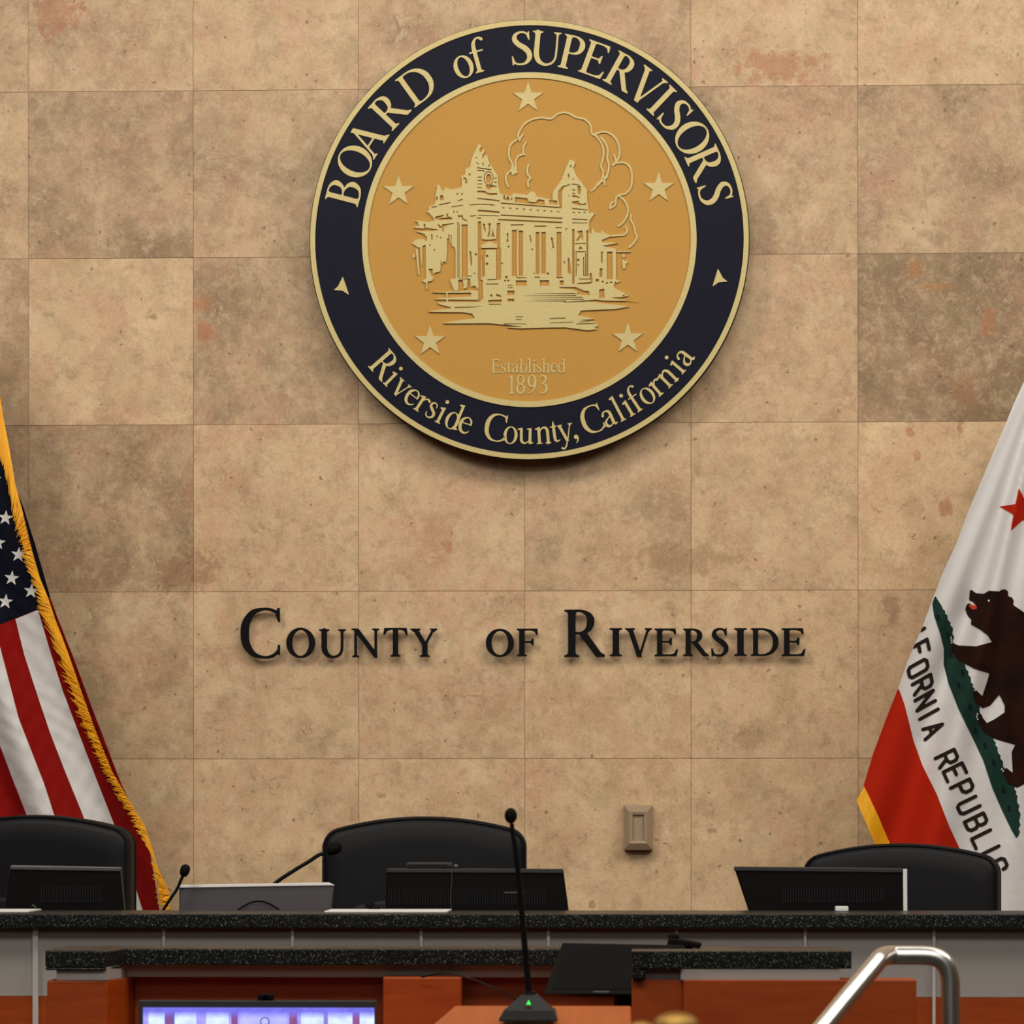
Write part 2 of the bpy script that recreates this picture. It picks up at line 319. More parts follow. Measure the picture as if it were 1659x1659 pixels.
def granite():
    m = mat('black_granite', (14, 15, 15), .3, spec=.17); nt = m.node_tree; b = nt.nodes['Principled BSDF']; L = nt.links.new
    tc = nt.nodes.new('ShaderNodeTexCoord'); v = nt.nodes.new('ShaderNodeTexVoronoi'); v.inputs['Scale'].default_value = 300
    n = nt.nodes.new('ShaderNodeTexNoise'); n.inputs['Scale'].default_value = 260; n.inputs['Detail'].default_value = 3
    r1 = nt.nodes.new('ShaderNodeValToRGB'); r1.color_ramp.elements[0].position = .1; r1.color_ramp.elements[0].color = (.55, .55, .52, 1)
    r1.color_ramp.elements[1].position = .3; r1.color_ramp.elements[1].color = (.006, .007, .007, 1)
    sx = nt.nodes.new('ShaderNodeSeparateColor'); gt = nt.nodes.new('ShaderNodeMath'); gt.operation = 'GREATER_THAN'; gt.inputs[1].default_value = .6
    r2 = nt.nodes.new('ShaderNodeValToRGB'); r2.color_ramp.elements[0].position = .5; r2.color_ramp.elements[0].color = (.006, .007, .007, 1)
    r2.color_ramp.elements[1].position = .75; r2.color_ramp.elements[1].color = (.07, .075, .072, 1)
    mx = nt.nodes.new('ShaderNodeMix'); mx.data_type = 'RGBA'
    L(tc.outputs['Object'], v.inputs['Vector']); L(tc.outputs['Object'], n.inputs['Vector']); L(v.outputs['Distance'], r1.inputs[0]); L(n.outputs['Fac'], r2.inputs[0])
    L(v.outputs['Color'], sx.inputs[0]); L(sx.outputs[0], gt.inputs[0]); L(gt.outputs[0], mx.inputs['Factor']); L(r2.outputs[0], mx.inputs[6]); L(r1.outputs[0], mx.inputs[7]); L(mx.outputs[2], b.inputs['Base Color'])
    return m
M['granite'] = granite()

TW = .4572; TH = .4572*1.00788; Z0 = 1.65+.13783      # joint row seen at y=1229
def stone():
    m = bpy.data.materials.new('travertine'); m.use_nodes = True; nt = m.node_tree; N = nt.nodes.new; L = nt.links.new; b = nt.nodes['Principled BSDF']
    b.inputs['Roughness'].default_value = .5; b.inputs['Specular IOR Level'].default_value = .35
    tc = N('ShaderNodeTexCoord'); at = N('ShaderNodeAttribute'); at.attribute_name = 'tile'; sp = N('ShaderNodeSeparateColor'); L(at.outputs['Color'], sp.inputs[0])
    off = N('ShaderNodeVectorMath'); off.operation = 'MULTIPLY_ADD'; off.inputs[1].default_value = (37, 53, 29)
    L(at.outputs['Color'], off.inputs[0]); L(tc.outputs['Object'], off.inputs[2])
    def noise(sc, det, rough=.6, dist=0, vec=None):
        n = N('ShaderNodeTexNoise'); n.inputs['Scale'].default_value = sc; n.inputs['Detail'].default_value = det; n.inputs['Roughness'].default_value = rough; n.inputs['Distortion'].default_value = dist
        L(vec or off.outputs[0], n.inputs['Vector']); return n.outputs['Fac']
    def ramp(src, p0, p1, c0=(0, 0, 0), c1=(1, 1, 1)):
        r = N('ShaderNodeValToRGB'); r.color_ramp.elements[0].position = p0; r.color_ramp.elements[1].position = p1
        r.color_ramp.elements[0].color = (*c0, 1); r.color_ramp.elements[1].color = (*c1, 1); L(src, r.inputs[0]); return r.outputs[0]
    def mix(f, a, bb, mode='MIX', fac=None):
        x = N('ShaderNodeMix'); x.data_type = 'RGBA'; x.blend_type = mode
        if f is None: x.inputs['Factor'].default_value = fac
        else: L(f, x.inputs['Factor'])
        for s_, v in ((6, a), (7, bb)):
            if isinstance(v, tuple): x.inputs[s_].default_value = (*v, 1)
            else: L(v, x.inputs[s_])
        return x.outputs[2]
    def mth(op, a, bb):
        x = N('ShaderNodeMath'); x.operation = op
        for k, v in enumerate((a, bb)):
            if isinstance(v, (int, float)): x.inputs[k].default_value = v
            else: L(v, x.inputs[k])
        return x.outputs[0]
    light = lin((222, 192, 152)); midc = lin((200, 165, 127)); dark = lin((140, 111, 82)); red = lin((178, 124, 92)); olive = lin((176, 152, 112))
    tone = sp.outputs[0]; redn = sp.outputs[1]
    c = mix(ramp(noise(7, 9, .68, .25), .38, .64), midc, light)
    d = mth('ADD', noise(6, 10, .72, .3), mth('MULTIPLY', mth('SUBTRACT', .5, tone), .38))
    c = mix(mth('MULTIPLY', ramp(d, .46, .70), .85), c, dark)
    c = mix(mth('MULTIPLY', ramp(noise(9, 6, .6, .5), .5, .68), .6), c, olive)
    c = mix(mth('MULTIPLY', ramp(noise(7.3, 7, .62, .6), .5, .66), .55), c, lin((208, 160, 128)))
    r_ = mth('ADD', noise(3.4, 9, .7, .4), mth('MULTIPLY', redn, .22))
    c = mix(mth('MULTIPLY', ramp(r_, .6, .8), .6), c, red)
    c = mix(mth('MULTIPLY', ramp(noise(30, 9, .75, .2), .5, .66), .42), c, dark)
    c = mix(mth('MULTIPLY', ramp(noise(21, 9, .78, .3), .53, .66), .55), c, lin((224, 200, 168)))
    # fine fissures
    v1 = mth('ABSOLUTE', mth('SUBTRACT', noise(3.1, 5, .55, 1.0), .5), 0)
    gate = ramp(noise(6, 2), .55, .62)
    c = mix(mth('MULTIPLY', mth('MULTIPLY', ramp(v1, .0, .0035, (1, 1, 1), (0, 0, 0)), gate), .5), c, lin((110, 80, 54)))
    # second, coarser crumbly mottling that grows on the darker tiles
    cr_ = mth('MULTIPLY', ramp(noise(34, 10, .8, .4), .5, .6), mth('SUBTRACT', 1.0, tone))
    c = mix(mth('MULTIPLY', cr_, .55), c, light)
    c = mix(mth('MULTIPLY', ramp(noise(13, 10, .8, .3), .54, .64), mth('MULTIPLY', mth('SUBTRACT', 1.0, tone), .55)), c, dark)
    # pits
    vo = N('ShaderNodeTexVoronoi'); vo.inputs['Scale'].default_value = 36; 
    wob = N('ShaderNodeVectorMath'); wob.operation = 'ADD'; nn = N('ShaderNodeTexNoise'); nn.inputs['Scale'].default_value = 60; L(off.outputs[0], nn.inputs['Vector'])
    scl = N('ShaderNodeVectorMath'); scl.operation = 'SCALE'; scl.inputs['Scale'].default_value = .02; L(nn.outputs['Color'], scl.inputs[0]); L(off.outputs[0], wob.inputs[0]); L(scl.outputs[0], wob.inputs[1]); L(wob.outputs[0], vo.inputs['Vector'])
    vs_ = N('ShaderNodeSeparateColor'); L(vo.outputs['Color'], vs_.inputs[0])
    pitg = mth('MULTIPLY', ramp(vs_.outputs[0], .7, .95), .17)
    pit = mth('LESS_THAN', vo.outputs['Distance'], pitg)
    c = mix(mth('MULTIPLY', pit, .62), c, lin((98, 72, 46)))
    # individual stains that sit on particular tiles
    stains = [((250, 512), (.012, .012), (150, 100, 50)), ((620, 1290), (.02, .008), (120, 92, 62)), ((1155, 1345), (.03, .008), (140, 104, 70)), ((960, 1465), (.01, .012), (130, 80, 50)), ((1215, 1195), (.07, .03), (158, 128, 92)), ((1445, 985), (.03, .05), (140, 108, 80)), ((1110, 905), (.16, .05), (160, 128, 88)), ((700, 870), (.06, .09), (190, 142, 112)), ((92, 20), (.075, .085), (176, 104, 66)), ((1262, 108), (.13, .05), (178, 106, 66)), ((335, 540), (.035, .035), (186, 96, 52)), ((327, 492), (.03, .03), (196, 130, 76)),
              ((1478, 436), (.035, .035), (196, 122, 54)), ((1520, 465), (.06, .012), (190, 124, 58)), ((1603, 520), (.03, .05), (190, 112, 62)), ((1474, 701), (.012, .016), (172, 84, 48)),
              ((1484, 737), (.014, .02), (182, 106, 68)), ((1531, 826), (.022, .035), (168, 88, 52)), ((1555, 690), (.01, .03), (150, 92, 60)), ((300, 925), (.1, .07), (146, 98, 66)), ((1560, 640), (.05, .06), (170, 112, 74)), ((726, 890), (.015, .02), (186, 116, 80))]
    geo = tc.outputs['Object']
    wn = N('ShaderNodeTexNoise'); wn.inputs['Scale'].default_value = 26; wn.inputs['Detail'].default_value = 9; wn.inputs['Roughness'].default_value = .7; L(geo, wn.inputs['Vector'])
    for (q, sz, col) in stains:
        p = P(q[0], q[1], 0)
        a = N('ShaderNodeVectorMath'); a.operation = 'SUBTRACT'; L(geo, a.inputs[0]); a.inputs[1].default_value = p
        dv = N('ShaderNodeVectorMath'); dv.operation = 'DIVIDE'; L(a.outputs[0], dv.inputs[0]); dv.inputs[1].default_value = (sz[0], 1, sz[1])
        le = N('ShaderNodeVectorMath'); le.operation = 'LENGTH'; L(dv.outputs[0], le.inputs[0])
        e = mth('ADD', le.outputs['Value'], mth('MULTIPLY', mth('SUBTRACT', wn.outputs['Fac'], .5), 4.2))
        c = mix(mth('MULTIPLY', ramp(e, .55, 1.05, (1, 1, 1), (0, 0, 0)), .55), c, lin(col))
    fg = noise(150, 5, .8)
    c = mix(mth('MULTIPLY', ramp(fg, .5, .64), .22), c, dark)
    c = mix(mth('MULTIPLY', ramp(fg, .36, .5, (1, 1, 1), (0, 0, 0)), .2), c, lin((228, 206, 172)))
    # whole-tile tone
    tn = mth('ADD', mth('MULTIPLY', tone, .36), .80)
    cm = N('ShaderNodeCombineColor'); 
    for k in range(3): L(tn, cm.inputs[k])
    c = mix(None, c, cm.outputs[0], 'MULTIPLY', 1.0)
    L(c, b.inputs['Base Color'])
    bp = N('ShaderNodeBump'); bp.inputs['Strength'].default_value = .15; bp.inputs['Distance'].default_value = .004; L(mth('SUBTRACT', noise(40, 4), mth('MULTIPLY', pit, .8)), bp.inputs['Height']); L(bp.outputs[0], b.inputs['Normal'])
    return m

# ------------------------------------------------------------ room
tone = {}
rows = {4: [.4, .48, .6, .5, .45, .62, .75], 3: [.5, .34, .42, .5, .5, .45, .32], 2: [.42, .74, .34, .5, .5, .55, .05], 1: [.2, .25, .68, .68, .55, .62, .88], 0: [.42, .48, .66, .7, .75, .7, .6], -1: [.55, .62, .8, .82, .8, .76, .6]}  # tile tones, with the brighter light low on the wall painted in
reds = {(4, 1): .5, (4, 5): .6, (3, 1): .3, (2, 2): .3, (1, 1): .6, (1, 0): .4, (3, 5): .35, (0, 1): .5, (4, 3): .4, (4, 4): .5}
def build_wall():
    V = []; Fc = []; cols = []; g = .0006; rnd = random.Random(3)
    for r in range(-4, 8):
        for cidx in range(-14, 15):
            x0 = cidx*TW+g; x1 = (cidx+1)*TW-g; z0 = Z0+r*TH+g; z1 = Z0+(r+1)*TH-g
            z0 = max(z0, 0); z1 = min(z1, 5.0)
            if x1 < -6 or x0 > 6 or z1 <= z0: continue
            n = len(V); dy = rnd.uniform(-.0006, .0004)
            V += [(x0, dy, z0), (x1, dy, z0), (x1, dy, z1), (x0, dy, z1), (x0, .0022, z0), (x1, .0022, z0), (x1, .0022, z1), (x0, .0022, z1)]
            Fc += [(n, n+1, n+2, n+3), (n, n+4, n+5, n+1), (n+1, n+5, n+6, n+2), (n+2, n+6, n+7, n+3), (n+3, n+7, n+4, n)]
            k = cidx+4      # column 0 spans px -226..44
            t = rows[r][k] if (r in rows and 0 <= k < 7) else rnd.uniform(.3, .7)
            re = reds.get((r, k), rnd.uniform(0, .3))
            cols += [(t, re, rnd.random(), 1)]*8
    me = bpy.data.meshes.new('wall_back'); me.from_pydata(V, [], Fc); me.materials.append(stone())
    a = me.color_attributes.new('tile', 'FLOAT_COLOR', 'POINT'); a.data.foreach_set('color', np.array(cols, float).ravel())
    o = bpy.data.objects.new('wall_back', me); C.objects.link(o); struct(o)
    o['label'] = 'stone wall of large square mottled travertine tiles'
    mb = MB().box(-6.2, 6.2, .0024, .15, 0, 5); g_ = mb.build('wall_backing', mat('grout', (160, 126, 94), .9)); g_.parent = o; 
build_wall()
struct(MB().box(-6.2, 6.2, -17, .15, -.1, 0).build('floor', M['carpet']))
struct(MB().box(-6.2, 6.2, -17, .15, 5.0, 5.1).build('ceiling', M['ceil']))
struct(MB().box(-6.2, -6.0, -17, .15, 0, 5).build('wall_left', M['plaster']))
struct(MB().box(6.0, 6.2, -17, .15, 0, 5).build('wall_right', M['plaster']))
struct(MB().box(-6.2, 6.2, -17.2, -17, 0, 5).build('wall_front', M['plaster']))
PZ = .45
struct(MB().box(-6, 6, -2.2, 0, 0, PZ).build('floor_platform', M['carpet']))

# ------------------------------------------------------------ seal
SY = -.085
sc = P(857.3, 389.3, SY); ss = S(857, 389, SY)
seal = thing('wall_seal', sc, 'large round county seal with navy lettered ring and gold centre on the stone wall', 'seal')
def ring(r0, r1, y0, y1, name, m, seg=160):
    V = []; Fs = []
    for k in range(seg):
        q = 2*math.pi*k/seg; c, s_ = math.cos(q), math.sin(q)
        V += [(r0*ss*c, y0, r0*ss*s_), (r1*ss*c, y0, r1*ss*s_), (r1*ss*c, y1, r1*ss*s_), (r0*ss*c, y1, r0*ss*s_)]
    for k in range(seg):
        a = 4*k; b = 4*((k+1) % seg)
        for j in range(4): Fs.append((a+j, a+(j+1) % 4, b+(j+1) % 4, b+j))
    mb = MB(); mb.v = V; mb.f = [tuple(reversed(f)) for f in Fs]; return mb.build(name, m, seal)
def disc(r, y0, y1, name, m, seg=160):
    return MB().prism([(r*ss*math.cos(2*math.pi*k/seg), r*ss*math.sin(2*math.pi*k/seg)) for k in range(seg)], y0, y1).build(name, m, seal)
disc(322, .012, .083, 'backing', M['blackmatte'])
disc(356.5, -.004, .016, 'edge_plate', M['blackmatte'])
disc(263, -.007, -.0035, 'center_field', M['gold'])
ring(270, 348, -.008, -.0035, 'navy_ring', M['navy'])
ring(346.8, 355, -.013, -.0035, 'outer_rim', M['palegold'])
ring(261.5, 270.8, -.013, -.0035, 'inner_rim', M['palegold'])
def seal_glyph(ch, R, th, h, bold, flip, name='letter', sx=1.0):
    """R baseline radius px, th angle from vertical"""
    fl = glyph(ch, bold); x0, x1, _, _ = fl.bbox(); cx = (x0+x1)/2
    def fn(x, y, back):
        gx = (x-cx)*h*sx; gy = y*h
        if not flip: px = math.cos(th)*gx+math.sin(th)*(R+gy); pz = -math.sin(th)*gx+math.cos(th)*(R+gy)
        else: px = math.cos(th)*gx+math.sin(th)*(R-gy); pz = math.sin(th)*gx-math.cos(th)*(R-gy)
        return (px*ss, -.0075 if back else -.012, pz*ss)
    return fl.solid(fn).build(name, M['palegold'], seal)
CX, CY = 857.8, 389.4
top = [('B',557.9,310),('O',576,260.8),('A',601.5,227),('R',633.5,178.3),('D',678,139.4),('o',751.4,109),('f',775.5,89),('S',846,79),('U',885,78.7),('P',928.7,83.3),('E',965.4,98.2),('R',1010,118.8),('V',1050,140),('I',1074,163.5),('S',1096,188.7),('O',1122,226.4),('R',1142,268),('S',1160,315.8)]
for ch, x, y in top:
    th = math.atan2(x-CX, CY-y)
    seal_glyph(ch, 282.5, th, 55, 0, False, sx=1.14 if ch not in 'of' else 1.05)
bot = [('R',620.9,594),('i',638,609),('v',651.8,626),('e',667.8,643),('r',685,655),('s',701,664),('i',717,668.2),('d',736.5,676.6),('e',754.9,687),('C',803,693.8),('o',828,703),('u',852,700.7),('n',880.6,705),('t',899,700),('y',917,705),(',',934,709),('C',958.5,680),('a',987,677.8),('l',1000.9,664),('i',1015.8,658),('f',1029,648),('o',1047.8,641),('r',1064.5,627.4),('n',1082,613.6),('i',1098,596.4),('a',1114,583.8)]
for ch, x, y in bot:
    th = math.atan2(x-CX, y-CY)
    seal_glyph(ch, 331, th, 45.5 if ch.isupper() else 42.5, -.002, True, sx=1.03 if ch.isupper() else .98)
# small arrowheads on the navy ring
for (a, name) in (([(556, 447), (566, 477), (555, 470), (541, 469), (548, 463)], 0), ([(1163, 438), (1154, 467), (1164, 460), (1178.5, 459), (1171, 453)], 0)):
    fl = Field(min(p[0] for p in a)-3, max(p[0] for p in a)+3, min(p[1] for p in a)-3, max(p[1] for p in a)+3, .8); fl.poly(a)
    fl.solid(lambda x, y, b: ((x-CX)*ss, -.0075 if b else -.012, (CY-y)*ss)).build('arrowhead', M['palegold'], seal)
def star_pts(cx, cy, r, rot=0, k=.385):
    return [(cx+(r if i % 2 == 0 else r*k)*math.sin(rot+math.pi*i/5), cy-(r if i % 2 == 0 else r*k)*math.cos(rot+math.pi*i/5)) for i in range(10)]
for x, y in ((856.5, 159.5), (646.5, 309.5), (1067.5, 307), (697.5, 552.5), (1017.5, 550)):
    pts = [((a-CX)*ss, (CY-b)*ss) for a, b in star_pts(x, y, 26)]
    MB().prism(pts[::-1], -.012, -.0065).build('star', M['palegold'], seal)
# date lettering
def straight(s_, pxs, base, h, bold, name='letter'):
    for ch, x in zip(s_, pxs):
        fl = glyph(ch, bold); x0, x1, _, _ = fl.bbox(); cx = (x0+x1)/2
        fl.solid(lambda a, b, k: ((x-CX+(a-cx)*h)*ss, -.0065 if k else -.0095, (CY-base+b*h)*ss)).build(name, M['palegold'], seal)
def spaced(s_, x0, x1, base, h, bold):
    ws = []
    for ch in s_:
        a, b, _, _ = glyph(ch, bold).bbox(); ws.append((b-a)*h)
    gap = (x1-x0-sum(ws))/(len(s_)-1); xs = []; x = x0
    for w in ws: xs.append(x+w/2); x += w+gap
    straight(s_, xs, base, h, bold)
spaced('Established', 797, 917, 604.5, 22, .0)
spaced('1893', 825, 888, 638.5, 30, .0)

# the courthouse relief, in the photograph's own proportions
def A(*p): return [(650+a/4.1475, 170+b/4.1475) for a, b in p]
def q4(*p): return [(660+a/8.295, 200+b/8.295) for a, b in p]
def q5(*p): return [(850+a/8.295, 200+b/8.295) for a, b in p]
def q6(*p): return [(660+a/8.295, 370+b/8.295) for a, b in p]
def q7(*p): return [(850+a/8.295, 370+b/8.295) for a, b in p]
fl = Field(655, 1050, 225, 548, .8)
add = lambda pts: fl.poly(pts)
cut = lambda pts, g=0: fl.poly(pts, sub=True, grow=g)
def rq(q, x0, y0, x1, y1): return q((x0, y0), (x1, y0), (x1, y1), (x0, y1))
# bodies
add(q4((265,1185),(300,1165),(295,1125),(370,1090),(385,1050),(385,960),(400,900),(408,880),(405,850),(420,820),(450,850),(458,885),(500,925),(500,890),(540,865),(580,892),(720,868),(738,850),(740,765),(730,720),(780,690),(790,620),(850,590),(870,480),(930,350),(960,285),(990,290),(1003,318),(975,350),(978,390),(1005,395),(1035,355),(1048,385),(1010,440),(1020,490),(1050,430),(1080,440),(1110,540),(1160,620),(1220,710),(1235,880),(1265,960),(1420,990),(1430,945),(1660,985),(1660,1700),(560,1700),(540,1450),(380,1320),(350,1260),(300,1210)))
add(A((755,600),(860,610),(1000,640),(1020,650),(1020,600),(1035,570),(1080,510),(1110,430),(1135,375),(1160,385),(1175,395),(1158,430),(1185,490),(1215,530),(1250,580),(1252,640),(1262,722),(1303,738),(1265,790),(1265,870),(1280,870),(1290,828),(1302,862),(1345,870),(1350,845),(1365,868),(1420,888),(1350,915),(1350,930),(1460,938),(1350,955),(1445,975),(1445,1180),(1475,1192),(1430,1215),(1440,1240),(1530,1290),(1480,1300),(540,1320),(540,1200),(600,800)))
fl.ell(650+883/4.1475, 170+625/4.1475, 7, 9)
add(A((80,780),(130,778),(180,790),(240,775),(260,830),(320,830),(310,1000),(305,1060),(270,1070),(265,1120),(225,1130),(215,1180),(180,1190),(180,1240),(172,1240),(172,1200),(140,1180),(170,1170),(168,940),(120,960),(75,930),(100,905),(160,900),(165,870),(100,850),(210,850),(250,840),(80,825),(130,810)))
add(A((520,780),(560,1200),(375,1250),(360,1250),(330,1175),(370,1165),(372,980),(355,940),(345,830),(370,780)))
add(A((370,700),(540,700),(540,1200),(520,1310),(525,1250),(470,1180),(400,1160),(390,800)))
add(A((355,760),(385,760),(385,1250),(365,1250),(370,1000)))
add(A((100,970),(115,965),(128,1145),(118,1140))); add(A((82,1010),(92,995),(98,1020),(88,1035)))
add(A((128,930),(150,930),(148,1085),(140,1085)))
add(A((540,1180),(700,1180),(720,1320),(540,1330)))
# ground
add(A((170,1392),(350,1365),(250,1338),(560,1325),(700,1290),(1290,1280),(1640,1345),(1520,1325),(1200,1320),(1535,1362),(1450,1378),(1210,1388),(1190,1420),(1310,1445),(1200,1452),(1310,1465),(1325,1490),(1300,1500),(1320,1515),(1250,1520),(1110,1500),(1000,1500),(800,1505),(690,1497),(840,1495),(600,1470),(280,1470),(350,1455),(500,1435),(480,1405),(420,1395)))
add(A((160,1262),(520,1248),(520,1312),(220,1308),(270,1298),(470,1290),(475,1265))); cut(A((205,1274),(462,1262),(468,1288),(240,1297))); add(A((305,1265),(315,1265),(318,1345),(308,1345)))
add(A((240,1330),(330,1325),(700,1330),(640,1350),(380,1365),(290,1350)))
# openings and shadows on the left block
cut(rq(q4, 740, 1365, 815, 2075), .3); cut(rq(q4, 680, 1330, 694, 2080)); cut(rq(q4, 706, 1350, 713, 2080))
cut(rq(q4, 955, 1325, 998, 2100)); cut(rq(q4, 1215, 1345, 1255, 2110)); cut(rq(q4, 940, 1270, 1000, 1285))
cut(q4((1000,1345),(1010,1560),(1080,1570),(1200,1560),(1210,1345),(1225,1345),(1225,1640),(990,1640),(985,1345)))
add(q4((1012,1640),(1110,1585),(1215,1640),(1210,1670),(1150,1640),(1080,1640),(1020,1672)))
cut(q4((1020,1350),(1050,1360),(1065,1480),(1030,1420))); cut(q4((1090,1350),(1130,1350),(1110,1530),(1080,1530),(1105,1440))); cut(q4((1150,1400),(1165,1480),(1185,1530),(1130,1530),(1150,1470)))
cut(rq(q6, 955, 290, 1000, 680)); cut(q6((1010,290),(1050,300),(1050,640),(1025,660),(1010,660))); cut(rq(q6, 1200, 290, 1265, 690)); cut(rq(q6, 960, 270, 1265, 292)); cut(q6((960,690),(1020,700),(1025,960),(960,975)))
for y in (380, 485): fl.ell(*q6((1078, y))[0], 2.3, 2.2, sub=True)
cut(q6((1075,690),(1230,685),(1230,700),(1080,705))); cut(rq(q6, 1060, 748, 1230, 760))
cut(q6((540,130),(560,150),(600,230),(640,260),(655,300),(655,680),(550,690),(540,600))); cut(q6((560,80),(575,90),(575,220),(560,200))); cut(q6((590,80),(600,90),(600,240),(592,240)))
cut(rq(q6, 205, 245, 215, 540)); cut(rq(q6, 225, 245, 248, 660)); cut(rq(q6, 485, 450, 520, 640)); cut(rq(q6, 455, 440, 465, 660))
cut(q6((290,545),(345,545),(350,600),(380,640),(430,585),(430,620),(395,660),(395,760),(375,760),(370,660),(330,640))); cut(q6((690,700),(750,700),(765,760),(755,840),(695,840))); cut(q6((820,690),(850,690),(860,760),(850,830),(800,830)))
cut(rq(q6, 730, 640, 870, 650)); cut(q6((840,310),(865,320),(880,500),(860,510))); cut(q6((900,345),(945,340),(940,380))); cut(q6((900,600),(930,615),(900,620)))
cut(rq(q6, 695, 680, 850, 690))
# entablature lines
cut(q4((430,1090),(590,1062),(590,1075),(430,1108))); cut(q4((330,1125),(410,1110),(410,1122),(330,1140))); cut(q4((600,1120),(755,1098),(755,1110),(600,1132)))
cut(q4((380,1255),(500,1230),(500,1245),(380,1300))); cut(q4((420,1280),(500,1270),(610,1270),(610,1290),(520,1300),(420,1300)))
cut(q4((530,1230),(560,1210),(550,1250),(600,1265),(540,1268))); cut(q4((470,1360),(630,1345),(630,1355),(530,1370),(540,1400),(500,1380),(500,1440),(480,1470))) 
cut(q4((680,1240),(755,1240),(755,1280),(830,1320),(780,1320),(740,1290),(735,1255),(700,1275)))
cut(q4((840,1095),(1000,1085),(1175,1098),(1175,1112),(1000,1098),(840,1108))); cut(q4((945,1005),(1245,1040),(1245,1075),(1225,1055),(945,1022)))
cut(q4((955,1165),(1245,1190),(1245,1215),(955,1190))); cut(q4((960,1236),(1245,1246),(1245,1256),(960,1248))); cut(q4((850,1245),(930,1240),(930,1252),(850,1260)))
cut(q4((945,910),(1040,912),(1100,945),(1215,945),(1215,968),(1110,975),(1030,940),(945,935)))
cut(A((672,660),(1080,694),(1080,703),(672,668))); cut(A((672,740),(1085,765),(1085,774),(672,749))); cut(A((655,770),(1085,793),(1085,803),(655,780)))
for k in range(9): 
    x = 690+k*46; y = 694+k*3.6; cut(A((x-9,y-3),(x+9,y-1),(x+7,y+6),(x-6,y+5)))
for k in range(4): cut(A((1155+k*36,727),(1172+k*36,729),(1170+k*36,734),(1155+k*36,733)))
cut(A((768,625),(850,632),(860,655),(905,660),(925,640),(965,645),(968,680),(768,660)))
cut(A((690,615),(700,610),(705,640),(720,615),(735,640),(730,648),(690,640))); cut(A((740,620),(752,640),(742,650))); cut(A((995,645),(1050,650),(1052,680),(1000,670)))
# left tower detail
cut(q4((945,595),(1140,625),(1140,638),(945,612))); cut(q4((945,630),(1045,640),(1045,655),(945,645)))
for y in (725, 770, 815, 865): cut(q4((950,y),(1000,y-2),(1025,y+16),(1000,y+10),(950,y+12)))
for y in (740, 795, 850): cut(q4((1165,y),(1210,y-4),(1205,y+14),(1180,y+10)))
fl.ell(*q4((1100, 745))[0], 8, 11.5, sub=True); fl.ell(*q4((1100, 745))[0], 6.6, 10, sub=False); fl.ell(*q4((1100, 750))[0], 4.6, 7.6, sub=True)
cut(q4((1060,830),(1100,850),(1150,830),(1190,850),(1140,880),(1100,905),(1070,880)))
cut(q4((930,520),(985,565),(940,550))); cut(q4((1015,520),(1050,580),(1020,560))); cut(q4((915,455),(950,465),(930,478))); cut(q4((1090,580),(1105,555),(1120,590)))
cut(q4((745,735),(790,735),(815,770),(805,820),(780,800),(790,770),(770,750))); fl.ell(*q4((845, 692))[0], 1.4, 1.8, sub=True)
cut(q4((445,975),(480,965),(498,1000),(495,1035),(445,1035))); cut(q4((395,985),(412,985),(412,1040),(395,1035)))
for x in (680, 740): cut(q4((x-10,940),(x+12,945),(x+8,965),(x-6,970)))
cut(q4((670,1040),(750,1020),(750,1032),(700,1048))); cut(q4((625,1180),(640,1180),(640,1210),(625,1205))); cut(q4((670,1180),(685,1185),(685,1210),(672,1205)))
cut(q4((90,1310),(150,1330),(150,1365),(80,1340))); cut(q4((225,1350),(250,1350),(245,1400),(420,1430),(420,1440),(230,1412)))
cut(q4((215,1510),(270,1520),(270,1590),(240,1570))); cut(q4((325,1490),(345,1490),(345,1570),(330,1570))); 
for x, y in ((405,1520),(455,1540),(310,1640),(370,1700),(240,1680)): cut(q4((x-8,y-14),(x+8,y-8),(x+6,y+16),(x-8,y+10)))
# centre bays
for (x0, x1, y0) in ((1412, 1478, 1440), (1502, 1560, 1450)): cut(rq(q4, x0, y0, x1, 2060))
cut(rq(q4, 1395, 1365, 1570, 1382)); cut(rq(q4, 1480, 1430, 1498, 1440)); cut(q4((1340,1490),(1365,1480),(1360,1560),(1370,1600),(1330,1600),(1350,1560))); cut(q4((1350,1655),(1385,1655),(1370,1690)))
cut(rq(q6, 1465, 708, 1610, 780)); cut(rq(q6, 1350, 845, 1445, 905)); cut(rq(q6, 1355, 955, 1445, 992))
cut(q6((1460,650),(1500,665),(1610,668),(1610,678),(1480,680))); cut(rq(q6, 1350, 768, 1425, 778)); cut(rq(q6, 1350, 798, 1425, 808)); fl.ell(*q6((1338, 665))[0], 2.4, 2, sub=True); fl.ell(*q6((1320, 710))[0], 1.6, 1.6, sub=True); fl.ell(*q6((1362, 710))[0], 1.6, 1.6, sub=True)
cut(q6((1110,920),(1135,885),(1160,925))); cut(q6((1195,890),(1240,895),(1285,935),(1200,920))); cut(q6((1090,970),(1275,962),(1275,1000),(1100,1005))); cut(rq(q6, 1100, 1020, 1270, 1032))
cut(q6((1265,460),(1300,480),(1280,495)))
cut(q6((640,1060),(900,1055),(1060,1048),(900,1065),(640,1078))); cut(q6((1460,1190),(1560,1190),(1560,1202),(1460,1202))); cut(rq(q6, 1460, 1228, 1545, 1238)); cut(q6((1300,1285),(1560,1288),(1630,1296),(1300,1298)))
cut(rq(q5, 135, 1385, 300, 1400)); cut(rq(q7, 155, 60, 208, 625)); cut(rq(q7, 230, 60, 290, 620)); cut(rq(q7, 437, 60, 500, 660)); cut(rq(q5, 420, 1408, 505, 1420))
